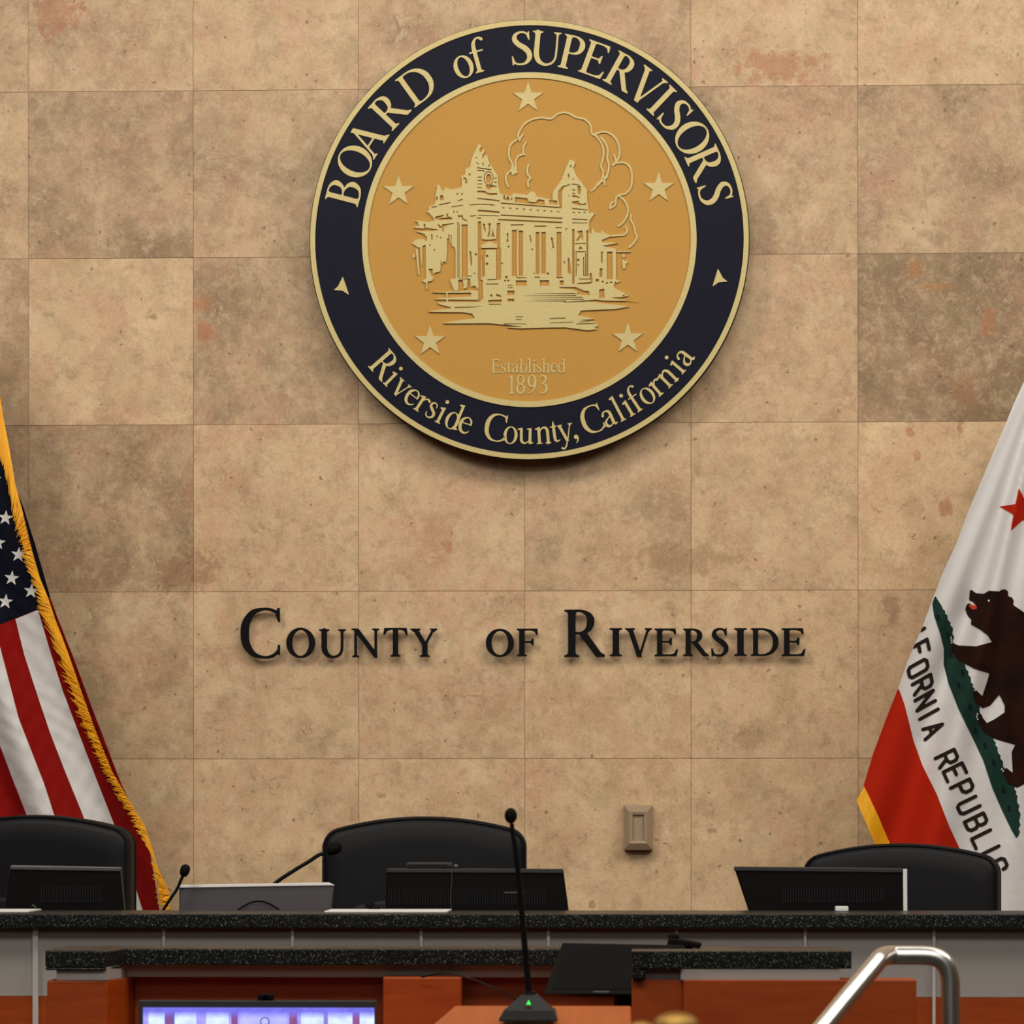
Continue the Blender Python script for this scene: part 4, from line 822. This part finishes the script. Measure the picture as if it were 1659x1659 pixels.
wt = MB().box(-3.4, 3.4, -.375, .01, -.03, 0).build('worktop', M['wood'], None); wt.location = (ox, DY+.74, DZ); tag(wt, 'long wooden worktop behind the granite ledge carrying the monitors', 'worktop')
MB().box(-3.4, 3.4, .32, .36, DZ, zb).build('ledge_support', M['wood'], dais)

# monitors and things behind the ledge. They stand on the worktop.
def pxprism(name, pts, y0, y1, m, parent, bevel=0, taper=None):
    loc = parent.location
    f = [P(x, y, y0)-loc for x, y in pts]; b = [P(x, y, y0)+Vector((0, y1-y0, 0))-loc for x, y in (taper or pts)]
    n = len(pts); mb = MB(); mb.add(f+b, [tuple(range(n)), tuple(range(2*n-1, n-1, -1))]+[(i, i+n, (i+1) % n+n, (i+1) % n) for i in range(n)])
    return mb.build(name, m, parent, bevel=bevel)
MY = -1.76
def monitor(label, quad, cx, grille, cap=None, name='monitor', side=None):
    """quad: top-left, top-right, bottom-right, bottom-left of the rear shell"""
    p = P(cx, 1475, MY); t = thing(name, (p.x, MY, DZ), label, 'monitor')
    tl, tr, br, bl = quad
    ext = lambda a, b, y: (a[0]+(b[0]-a[0])*(y-a[1])/(b[1]-a[1]), y)
    bl2 = ext(tl, bl, 1500); br2 = ext(tr, br, 1500)
    pxprism('rear_shell', [bl2, br2, tr, tl], MY, MY+.035, M['black'], t, .004)
    pxprism('top_bezel', [(tl[0], tl[1]+7), (tr[0], tr[1]+7), (tr[0]-1, tr[1]), (tl[0]+1, tl[1])], MY-.004, MY+.04, M['silver'] if cap == 's' else M['darkgrey'], t, .002)
    pxprism('screen_face', [(bl2[0]+4, 1498), (br2[0]-4, 1498), (tr[0]-4, tr[1]+8), (tl[0]+4, tl[1]+8)], MY+.036, MY+.042, M['screenoff'], t)
    g = MB(); gx0, gx1, gy0, gy1 = grille; n = int((gx1-gx0)/4.2)
    for k in range(n):
        x = gx0+(gx1-gx0)*(k+.5)/n; a = P(x-.9, gy1, MY)-t.location; b = P(x+.9, gy0, MY)-t.location
        g.box(a.x, b.x, -.002, .001, a.z, b.z)
    g.build('vent_grille', M['ventgrey'], t)
    MB().box(-.03, .03, .0, .03, .02, .12).build('stand_neck', M['black'], t); MB().box(-.11, .11, -.06, .13, 0, .02).build('stand_foot', M['black'], t, bevel=.004)
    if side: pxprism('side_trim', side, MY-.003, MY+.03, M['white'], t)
    return t
M['darkgrey'] = mat('dark_grey_plastic', (58, 58, 60), .45); M['ventgrey'] = mat('vent_grey', (30, 30, 32), .5); M['screenoff'] = mat('dark_screen', (8, 8, 10), .15)
monitor('black monitor at far left with a silver top edge, seen from behind', [(16, 1402), (194, 1405), (201, 1475), (7, 1475)], 104, (65, 166, 1436, 1463), cap='s')
mm = monitor('black monitor in front of the middle chair, seen from behind', [(626, 1407), (912, 1408), (921, 1476), (624, 1476)], 772, (628, 885, 1441, 1466))
pxprism('maker_plate', [(817, 1447), (848, 1447), (848, 1445), (817, 1445)], MY-.0025, MY, M['silver'], mm)
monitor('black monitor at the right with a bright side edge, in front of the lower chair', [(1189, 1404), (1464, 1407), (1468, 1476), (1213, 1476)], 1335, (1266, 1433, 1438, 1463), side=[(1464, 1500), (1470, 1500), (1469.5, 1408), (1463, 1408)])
t = thing('silver_display', (P(415, 1475, MY-.03).x, MY-.03, DZ), 'low silver display with a painted highlight along its top edge on the dais, left of the middle chair', 'monitor')
pxprism('rear_panel', [(290, 1500), (534, 1500), (541, 1434), (290, 1438)], MY-.03, MY-.01, M['silver'], t, .003)
pxprism('top_edge', [(289, 1438.5), (541, 1434.5), (532, 1430), (290, 1434)], MY-.034, MY-.01, mat('silver_highlight', (232, 232, 235), .4), t, .001)  # near-white strip paints in the highlight along the display's top
MB().box(-.1, .1, .0, .07, 0, .015).build('stand_foot', M['silver'], t, bevel=.003); MB().box(-.02, .02, .025, .04, .0, .12).build('stand_neck', M['silver'], t)
cb = MB(); pts = [P(383+72*k/12, 1476-16*math.sin(math.pi*k/12), MY-.045) for k in range(13)]
pts = [Vector((pts[0].x, pts[0].y, DZ+.002))]+pts+[Vector((pts[-1].x, pts[-1].y, DZ+.002))]
o_ = Vector(pts[0]); cb.tube([p-o_ for p in pts], .0022, 6); c_ = cb.build('cable', M['black'], None, smooth=True); c_.location = o_; tag(c_, 'thin black cable looping up in front of the silver display', 'cable')
# gadget on the middle monitor, white cable, papers, small box
g = P(695, 1407, MY); t = thing('monitor_camera', (g.x, MY+.015, g.z+.0005), 'flat dark rounded device lying on top of the middle monitor', 'device')
sg = S(695, 1400, MY); MB().box(-37*sg, 37*sg, -.014, .014, 0, 9.5*sg).build('housing', M['darkgrey'], t, bevel=.005, seg=3); MB().box(-34*sg, 30*sg, -.0145, -.0135, 4*sg, 6*sg).build('seam_line', M['black'], t)
MB().ball((43*sg, 0, 3*sg), 4*sg, .006, 3.5*sg, 10, 8).build('cable_plug', M['silver'], t, smooth=True)
o_ = P(730.5, 1408, MY-.008); cb = MB(); pts = [P(731+1.2*math.sin(k*.9), 1409+8.6*k, MY-.008) for k in range(9)]
cb.tube([p-o_ for p in pts], .0008, 5); c_ = cb.build('thin_cable', M['silver'], None, smooth=True); c_.location = o_; tag(c_, 'thin pale cable hanging down the back of the middle monitor', 'cable')
def paper(x0, x1, label, dy, z=0):
    a = P(x0, 1478, DY+dy); b = P(x1, 1478, DY+dy); t_ = MB().box(0, b.x-a.x, -.09, .09, 0, .0035).build('paper_stack', M['white'], None, bevel=.0008)
    t_.location = (a.x, DY+dy, zt+.0003); tag(t_, label, 'papers'); return t_
paper(531, 728, 'flat white sheets of paper on the granite ledge before the middle chair', .2)
paper(-60, 57, 'flat white sheets of paper at the left end of the granite ledge', .2)
a = P(1363.5, 1476.5, DY+.25); s1 = S(1363, 1476, DY+.25)
bx = MB().box(-10.5*s1, 10.5*s1, -.02, .02, 0, 8*s1).build('small_white_box', M['white'], None, bevel=.002); bx.location = (a.x, DY+.25, zt+.0003); tag(bx, 'small white rounded box on the granite ledge before the right monitor', 'box')
a = P(53, 1476, DY+.27); hk = MB(); s1 = S(53, 1470, DY+.27)
hk.tube([(4*s1, 0, 0), (4.5*s1, 0, 5*s1), (2*s1, 0, 9*s1), (-1*s1, 0, 8*s1)], .0014, 6); hk = hk.build('wire_hook', M['silver'], None, smooth=True); hk.location = (a.x, DY+.27, zt+.0003); tag(hk, 'tiny bright curved wire tip behind the left papers', 'wire')
a = P(600, 1476, DY+.3); t = thing('desk_figurine', (a.x, DY+.28, zt), 'small dark lumpy object on the ledge left of the middle monitor', 'ornament'); s1 = S(600, 1470, DY+.28)
MB().ball((0, 0, 10*s1), 8*s1, .01, 7*s1, 10, 8).build('head', M['blackmatte'], t, smooth=True); MB().ball((9*s1, 0, 5*s1), 9*s1, .01, 5*s1, 10, 8).build('body', M['blackmatte'], t, smooth=True)

# small gooseneck microphones
def catmull(pts, n=6):
    a = np.array([list(p) for p in pts], float); q = np.vstack([2*a[0]-a[1], a, 2*a[-1]-a[-2]]); o = []
    for i in range(1, len(q)-2):
        for t in np.linspace(0, 1, n, endpoint=False):
            o.append(.5*((2*q[i])+(-q[i-1]+q[i+1])*t+(2*q[i-1]-5*q[i]+4*q[i+1]-q[i+2])*t*t+(-q[i-1]+3*q[i]-3*q[i+1]+q[i+2])*t**3))
    o.append(a[-1]); return [Vector(v) for v in o]
def goose(label, pts, head, hr, Y, bz, r):
    base_ = P(pts[0][0], pts[0][1], Y); t = thing('gooseneck_microphone', (base_.x, Y, bz), label, 'microphone'); L_ = t.location
    path = catmull([P(x, y, Y)-L_ for x, y in pts]); path = [Vector((path[0].x, 0, .01))]+path
    MB().tube(path, r, 8).build('gooseneck', M['black'], t, smooth=True)
    h0 = P(head[0], head[1], Y)-L_; s_ = S(head[0], head[1], Y); d = (h0-path[-1]).normalized()
    e = h0+d*hr[1]*s_*.8; s0_ = h0-d*hr[1]*s_
    rr = hr[0]*s_; k = [(0, .62), (.15, .82), (.4, 1), (.65, 1), (.85, .8), (.97, .45), (1, .1)]
    MB().tube([s0_+(e-s0_)*a for a, b in k], [rr*b for a, b in k], 14).build('windscreen', M['blackmatte'], t, smooth=True)
    MB().lathe([(.03, 0), (.03, .008), (.012, .016), (.008, .03)], path[0].x, 0).build('base', M['black'], t, smooth=True)
    return t
goose('small black gooseneck microphone between the left monitor and silver display', [(258, 1492), (265, 1474), (277, 1455), (287, 1440), (294, 1424), (297, 1418)], (300, 1409), (8, 11), MY-.06, DZ, .0036)
goose('black gooseneck microphone leaning right over the silver display towards the middle chair', [(412, 1490), (426, 1452), (447, 1430), (480, 1408), (500, 1396), (515, 1386), (525, 1382)], (543, 1374), (10, 14), MY+.13, DZ, .0046)

# ------------------------------------------------------------ clerk's desk in front of the dais
EY = -2.95; WY = -3.3
ex = P(550, 1550, EY)
desk = thing('clerk_desk', (ex.x, EY, 0), 'cherry wood clerk desk with stepped black granite counter below the dais', 'desk')
def slab(name, pts, z0, z1, m, bevel=.003):
    MB().prismz([(x-ex.x, y-EY) for x, y in pts], z0, z1).build(name, m, desk, bevel=bevel)
def X(px, Y, py=1550): return P(px, py, Y).x
z1 = P(550, 1537, EY).z; z0 = P(550, 1564, EY).z
# left wing + centre run as one countertop outline
WYl = EY-.12
slab('granite_counter', [(X(198, EY), EY), (X(1365, EY), EY), (X(1365, EY), EY+.15), (X(73, WYl), EY+.15), (X(73, WYl), WYl), (X(170, WYl), WYl)], z0, z1, M['granite'])
zl = P(120, 1572, WYl).z
slab('granite_apron', [(X(73, WYl), WYl), (X(170, WYl), WYl), (X(198, EY), EY), (X(198, EY), EY+.05), (X(73, WYl), EY+.05)], zl, z0-.0005, M['granite'])
zr = P(550, 1580, EY+.03).z
slab('grey_reveal', [(X(205, EY+.04), EY+.05), (X(1360, EY), EY+.05), (X(1360, EY), EY+.14), (X(90, WYl), EY+.14), (X(90, WYl), WYl+.012), (X(172, WYl), WYl+.012)], P(400, 1581, EY+.115).z+.0004, z0, M['laminate'], 0)
zw = P(550, 1588, EY+.02).z
slab('left_wood_end', [(X(75, WYl), WYl+.008), (X(172, WYl), WYl+.015), (X(205, EY), EY+.02), (X(205, EY), EY+.13), (X(75, WYl), EY+.13)], 0, P(400, 1581, EY+.115).z, M['wood'])
slab('wood_front', [(X(205, EY), EY+.115), (X(1365, EY), EY+.115), (X(1365, EY), EY+.14), (X(205, EY), EY+.14)], 0, P(400, 1581, EY+.115).z, M['wood'])
slab('corner_panel', [(X(622, EY), EY-.028), (X(748, EY), EY-.028), (X(748, EY), EY+.068), (X(622, EY), EY+.068)], 0, P(680, 1583, EY-.02).z, M['wood'])
wz = P(680, 1690, EY-.1).z
ws_ = MB().prismz([(X(212, EY-.02)-ex.x, -.315), (X(1120, EY-.02)-ex.x, -.315), (X(1120, EY-.02)-ex.x, -.03), (X(212, EY-.02)-ex.x, -.03)], -.03, 0).build('worktop', M['woodtop'], None)
ws_.location = (ex.x, EY, wz); tag(ws_, 'wooden writing surface inside the clerk desk under the two displays', 'worktop')
wz = P(680, 1690, EY-.1).z
# right wing nearer the viewer
WYr = EY-.45
zr1 = P(1200, 1541, WYr).z; zr0 = P(1200, 1570, WYr).z
wing = thing('clerk_desk_wing', (X(1200, WYr), WYr, 0), 'right wing of the clerk desk with its own granite top above cherry wood', 'desk')
wx = wing.location.x
def slab2(name, pts, a, b, m, bevel=.002): MB().prismz([(x-wx, y-WYr) for x, y in pts], a, b).build(name, m, wing, bevel=bevel)
slab2('granite_top', [(X(1023, WYr), WYr), (X(1105, WYr), WYr), (X(1105, WYr), WYr+.012), (X(1380, WYr), WYr+.012), (X(1380, WYr), WYr+.12), (X(1023, WYr), WYr+.12)], zr0, zr1, M['granite'])
slab2('granite_corner', [(X(1023, WYr), WYr+.004), (X(1044, WYr), WYr+.004), (X(1044, WYr), WYr+.1), (X(1023, WYr), WYr+.1)], P(1030, 1586, WYr).z, zr0-.0005, M['granite'])
slab2('grey_reveal', [(X(1045, WYr), WYr+.04), (X(1103, WYr), WYr+.04), (X(1103, WYr), WYr+.015), (X(1361, WYr), WYr+.015), (X(1361, WYr), WYr+.11), (X(1045, WYr), WYr+.11)], P(1200, 1588, WYr).z, zr0-.0005, M['laminate'], 0)
slab2('wood_body', [(X(1023, WYr), WYr+.03), (X(1107, WYr), WYr+.03), (X(1107, WYr), WYr+.005), (X(1485, WYr), WYr+.005), (X(1485, WYr), WYr+.115), (X(1023, WYr), WYr+.115)], 0, P(1200, 1587.5, WYr).z, M['wood'])

# desk monitor facing the viewer, leaning back beside the wing
t = thing('desk_monitor', (X(1000, EY-.2), EY-.2, wz), 'large black monitor leaning back on the clerk desk, dark screen towards the viewer', 'monitor')
L_ = t.location
def q3(x, y, Y): return P(x, y, Y)-L_
n0, n1 = EY-.3, EY-.14
fr_ = [q3(880, 1610, n0), q3(1140, 1612, n0), q3(1108, 1531, n1), q3(911, 1527, n1)]
bk = [p+Vector((0, .03, -.006)) for p in fr_]
MB().hexa(fr_, bk).build('case', M['black'], t, bevel=.003)
def on(u, v, d):
    a = fr_[0].lerp(fr_[1], u); b = fr_[3].lerp(fr_[2], u); p = a.lerp(b, v); return p+Vector((0, -d, d*.2))
MB().hexa([on(.045, .1, .001), on(.97, .1, .001), on(.97, .93, .001), on(.045, .93, .001)], [on(.045, .1, -.001), on(.97, .1, -.001), on(.97, .93, -.001), on(.045, .93, -.001)]).build('screen', mat('dark_glass', (18, 19, 22), .3), t)
MB().hexa([on(.31, .035, .0015), on(.41, .035, .0015), on(.41, .06, .0015), on(.31, .06, .0015)], [on(.31, .035, 0), on(.41, .035, 0), on(.41, .06, 0), on(.31, .06, 0)]).build('badge', M['silver'], t)
MB().box(-.1, .15, -.06, .16, 0, .02).build('stand_foot', M['black'], t, bevel=.004)
bs = fr_[0].lerp(fr_[1], .5); MB().tube([(bs.x, .05, .01), (bs.x, .0, bs.z+.03)], .02, 10).build('stand_neck', M['black'], t)
# conference camera on the clerk's counter
a = P(1107, 1537, EY+.02); t = thing('conference_camera', (a.x, EY+.03, z1), 'small black camera with flat tilted body on the counter behind the right wing', 'camera'); s1 = S(1107, 1530, EY)
MB().hexa([(-27*s1, -.03, 6*s1), (27*s1, -.03, 1*s1), (31*s1, -.03, 9*s1), (-22*s1, -.03, 18*s1)], [(-27*s1, .03, 7*s1), (27*s1, .03, 1*s1), (31*s1, .03, 9*s1), (-22*s1, .03, 19*s1)]).build('body', M['blackmatte'], t, bevel=.003)
MB().ball((-16*s1, 0, 19*s1), 9*s1, .012, 7*s1, 12, 8).build('lens_head', M['blackmatte'], t, smooth=True); MB().box(-10*s1, 16*s1, -.02, .02, 0, 5*s1).build('foot', M['blackmatte'], t)

# lit display at the left
VY = EY-.24
v0 = P(418, 1655, VY); t = thing('lit_display', (v0.x, VY, wz), 'lit display showing a bluish view of a hall, in the recess of the clerk desk', 'monitor')
zz_ = lambda y: P(418, y, VY).z-wz
xx_ = lambda x: P(x, 1640, VY).x-v0.x
def screenmat():
    m = bpy.data.materials.new('lit_screen'); m.use_nodes = True; nt = m.node_tree; b = nt.nodes['Principled BSDF']; N = nt.nodes.new; L = nt.links.new
    b.inputs['Base Color'].default_value = (.02, .02, .03, 1); b.inputs['Roughness'].default_value = .2
    tc = N('ShaderNodeTexCoord'); sp = N('ShaderNodeSeparateXYZ'); L(tc.outputs['Object'], sp.inputs[0])
    x0, x1 = xx_(233), xx_(607); mr = N('ShaderNodeMapRange'); mr.inputs['From Min'].default_value = x0; mr.inputs['From Max'].default_value = x1; L(sp.outputs[0], mr.inputs[0])
    rp = N('ShaderNodeValToRGB'); rp.color_ramp.interpolation = 'CONSTANT'; el = rp.color_ramp.elements
    hi = (190, 205, 255); pu = (150, 140, 225); br = (120, 70, 120); lo = (90, 80, 150)
    st_ = [(0, pu), (.02, hi), (.09, lo), (.10, br), (.125, lo), (.135, hi), (.23, pu), (.27, hi), (.37, pu), (.38, br), (.41, pu), (.42, (165, 165, 240)), (.62, pu), (.63, br), (.665, pu), (.68, hi), (.78, (120, 110, 180)), (.8, hi), (.905, br), (.935, hi)]
    el[0].position = 0; el[0].color = (*lin(st_[0][1]), 1); el[1].position = st_[1][0]; el[1].color = (*lin(st_[1][1]), 1)
    for p_, c_ in st_[2:]:
        e = el.new(p_); e.color = (*lin(c_), 1)
    L(mr.outputs[0], rp.inputs[0]); n = N('ShaderNodeTexNoise'); n.inputs['Scale'].default_value = 60; L(tc.outputs['Object'], n.inputs['Vector'])
    # darker ceiling band on top and ring of the small seal
    mz = N('ShaderNodeMapRange'); mz.inputs['From Min'].default_value = zz_(1650); mz.inputs['From Max'].default_value = zz_(1638); L(sp.outputs[2], mz.inputs[0])
    mx = N('ShaderNodeMix'); mx.data_type = 'RGBA'; L(mz.outputs[0], mx.inputs['Factor']); L(rp.outputs[0], mx.inputs[6]); mx.inputs[7].default_value = (*lin((105, 100, 205)), 1)
    ds = N('ShaderNodeVectorMath'); ds.operation = 'DISTANCE'; ds.inputs[1].default_value = (xx_(430), -.012, zz_(1655)); L(tc.outputs['Object'], ds.inputs[0])
    sb = N('ShaderNodeMath'); sb.operation = 'SUBTRACT'; L(ds.outputs['Value'], sb.inputs[0]); sb.inputs[1].default_value = .0085
    ab = N('ShaderNodeMath'); ab.operation = 'ABSOLUTE'; L(sb.outputs[0], ab.inputs[0]); ls = N('ShaderNodeMath'); ls.operation = 'LESS_THAN'; L(ab.outputs[0], ls.inputs[0]); ls.inputs[1].default_value = .0014
    m2 = N('ShaderNodeMix'); m2.data_type = 'RGBA'; L(ls.outputs[0], m2.inputs['Factor']); L(mx.outputs[2], m2.inputs[6]); m2.inputs[7].default_value = (*lin((90, 90, 150)), 1)
    m3 = N('ShaderNodeMix'); m3.data_type = 'RGBA'; m3.blend_type = 'MULTIPLY'; m3.inputs['Factor'].default_value = .5; L(m2.outputs[2], m3.inputs[6]); L(n.outputs['Fac'], m3.inputs[7])
    L(m3.outputs[2], b.inputs['Emission Color']); b.inputs['Emission Strength'].default_value = 1.6
    return m
MB().box(xx_(225), xx_(609), -.008, .03, .02, zz_(1621)).build('bezel', M['darkgrey'], t, bevel=.002)
MB().box(xx_(233), xx_(607), -.012, -.0081, .03, zz_(1632)).build('screen', screenmat(), t)
MB().box(-.03, .03, .03, .05, .01, .05).build('stand_neck', M['black'], t); MB().box(-.12, .12, -.05, .12, 0, .012).build('stand_foot', M['black'], t)
a = P(430, 1621, VY); w_ = thing('webcam', (a.x, VY+.01, a.z+.0005), 'small black webcam on top of the lit display', 'camera'); s1 = S(430, 1615, VY)
MB().box(-13*s1, 13*s1, -.012, .012, 0, 10*s1).build('body', M['blackmatte'], w_, bevel=.003, seg=3); MB().tube([(0, -.012, 5*s1), (0, -.016, 5*s1)], 3.5*s1, 12).build('lens', M['screenoff'], w_)

# ------------------------------------------------------------ podium with table microphone
QY = -3.72
qz = P(860, 1652, QY-.02).z
pod = thing('podium', (X(860, QY), QY, 0), 'podium with orange cherry wood top in front of the clerk desk', 'podium')
pxo = pod.location.x
yb = QY+.16
zA = P(860, 1629, yb).z
zB = zA-(yb-(QY-.12))*.14
def toppt(px, Y, dz=0):
    # point on the sloping top at this depth seen at pixel column px
    z = zA-(yb-Y)*.14; d = P(px, 1640, Y); return (d.x-pxo, Y-QY, z+dz)
th = -.03
a_, b_, c_, d_ = toppt(672, QY-.16), toppt(1023, QY-.16), toppt(1023, yb), toppt(737, yb)
MB().hexa([a_, b_, c_, d_], [(p[0], p[1], p[2]+th) for p in (a_, b_, c_, d_)]).build('sloping_top', M['woodtop'], pod, bevel=.004)
MB().hexa([(a_[0]+.03, a_[1]+.03, 0), (b_[0]-.02, b_[1]+.03, 0), (c_[0]-.02, c_[1]-.02, 0), (d_[0]+.03, d_[1]-.02, 0)], [(a_[0]+.03, a_[1]+.03, a_[2]+th), (b_[0]-.02, b_[1]+.03, b_[2]+th), (c_[0]-.02, c_[1]-.02, c_[2]+th), (d_[0]+.03, d_[1]-.02, d_[2]+th)]).build('cabinet', M['wood'], pod)
# microphone
BYm = QY+.02
bp_ = P(857.5, 1648, BYm); zt_ = zA-(yb-BYm)*.14
mic = thing('table_microphone', (bp_.x, BYm, zt_), 'tall black table microphone with wedge base and green light on the podium', 'microphone')
s1 = S(857, 1640, BYm)
m_ = MB(); zo = P(857, 1651, BYm).z-zt_
zo = 0.0
lo_ = [(-47*s1, -.055, 0), (47*s1, -.055, 0), (42*s1, .055, .0155), (-42*s1, .055, .0155)]
l2 = [(-47*s1, -.055, .005), (47*s1, -.055, .005), (42*s1, .055, .018), (-42*s1, .055, .018)]
mi_ = [(-40*s1, -.045, 17*s1), (40*s1, -.045, 17*s1), (36*s1, .05, 19*s1), (-36*s1, .05, 19*s1)]
tp_ = [(-13*s1, -.01, 41*s1), (13*s1, -.01, 41*s1), (11*s1, .03, 42*s1), (-11*s1, .03, 42*s1)]
V = lo_+l2+mi_+tp_; Fs = [(3, 2, 1, 0), (12, 13, 14, 15)]
for r0 in (0, 4, 8):
    for k in range(4): Fs.append((r0+k, r0+(k+1) % 4, r0+4+(k+1) % 4, r0+4+k))
m_.add(V, Fs).build('wedge_base', mat('charcoal_plastic', (46, 46, 48), .32), mic, bevel=.003, seg=3)
pth = catmull([P(x, y, BYm+.01)-mic.location for x, y in ((857, 1612), (854, 1575), (849, 1520), (843, 1450), (837, 1390), (831, 1350), (829, 1334))])
MB().tube([pth[0]+Vector((0, 0, -.006)), pth[0]+Vector((0, 0, .005)), pth[1]], [.0145, .0125, .007], 14).build('neck_socket', M['black'], mic, smooth=True)
MB().tube(pth, [.0062-.0022*k/(len(pth)-1) for k in range(len(pth))], 10).build('gooseneck', M['black'], mic, smooth=True)
h = P(827.5, 1321.5, BYm+.01)-mic.location; MB().ball(h, 10.3*s1, 10.3*s1, 12.8*s1, 18, 12).build('windscreen', M['blackmatte'], mic, smooth=True)
def tri(c, w, hh, y, m, nm):
    MB().prism([(c[0]-w, c[1]-hh/2), (c[0]+w, c[1]-hh/2), (c[0], c[1]+hh/2)], y-.002, y+.002).build(nm, m, mic)
tri((0, 30*s1), 3.4*s1, 7*s1, -.030, M['led'], 'green_light'); MB().box(-4.5*s1, 4.5*s1, -.040, -.030, 22*s1, 24.5*s1).build('button_mark', M['silver'], mic)
# its cord
pts = catmull([P(683, 1583, EY-.05), P(720, 1577, EY-.12), P(760, 1585, QY+.3), P(795, 1598, QY+.12), P(826, 1612, QY+.05), P(838, 1622, QY+.05)])
o_ = pts[0]; cb = MB(); cb.tube([p-o_ for p in pts], .0016, 6); c_ = cb.build('microphone_cord', M['black'], None, smooth=True); c_.location = o_; tag(c_, 'thin dark cord arching left from the table microphone', 'cord')

# ------------------------------------------------------------ handrail
RY = -4.1
rr = .5*31*S(1480, 1548, RY)
rail = thing('handrail', (X(1545, RY), RY, 0), 'bent stainless steel handrail at the lower right corner', 'handrail')
L_ = rail.location
pA = [P(1215, 1800, RY-.42)-L_, P(1318, 1682, RY-.25)-L_, P(1372, 1617, RY-.15)-L_, P(1415, 1566, RY-.065)-L_]
bend1 = [P(1424, 1555, RY-.045)-L_, P(1433, 1549, RY-.02)-L_, P(1447, 1547.5, RY)-L_]
top_ = [P(1470, 1547.5, RY)-L_, P(1500, 1548, RY)-L_, P(1516, 1551, RY)-L_, P(1528, 1558, RY)-L_, P(1536, 1571, RY)-L_, P(1539.5, 1590, RY)-L_, P(1540, 1620, RY)-L_, P(1541, 1680, RY)-L_]
path = pA+bend1+top_
MB().tube(catmull(path, 5)+[Vector((path[-1].x, 0, .0))], rr, 20).build('bent_tube', M['steel'], rail, smooth=True)
foot = Vector((path[-1].x, 0, 0)); MB().lathe([(.05, 0), (.05, .008), (.03, .012), (.02, .02)], foot.x, 0).build('floor_flange', M['steel'], rail, smooth=True)
f2 = path[0]; MB().tube([(f2.x, f2.y, f2.z), (f2.x, f2.y, 0)], rr, 16).build('lower_post', M['steel'], rail, smooth=True)

# ------------------------------------------------------------ out-of-focus brass finial at the bottom edge
GY = -7.6
t = thing('post_finial', (X(1090, GY, 1650), GY, 0), 'blurred golden rounded finial at the bottom edge in front of the right wing', 'ornament')
s1 = S(1090, 1650, GY); gz = P(1090, 1662, GY).z
MB().ball((5*s1, 0, gz), 36*s1, 36*s1, 21*s1, 20, 12).build('knob', M['brass'], t, smooth=True)
MB().ball((-52*s1, 0, gz-8*s1), 22*s1, 22*s1, 14*s1, 20, 12).build('side_knob', M['brass'], t, smooth=True)
MB().tube([(-52*s1, 0, gz-14*s1), (0, 0, gz-16*s1)], 7*s1, 10).build('cross_arm', M['brass'], t)
MB().tube([(0, 0, 0.02), (0, 0, gz-4*s1)], .012, 12).build('post', M['brass'], t, smooth=True); MB().lathe([(.13, 0), (.13, .015), (.02, .03)]).build('base', M['brass'], t, smooth=True)
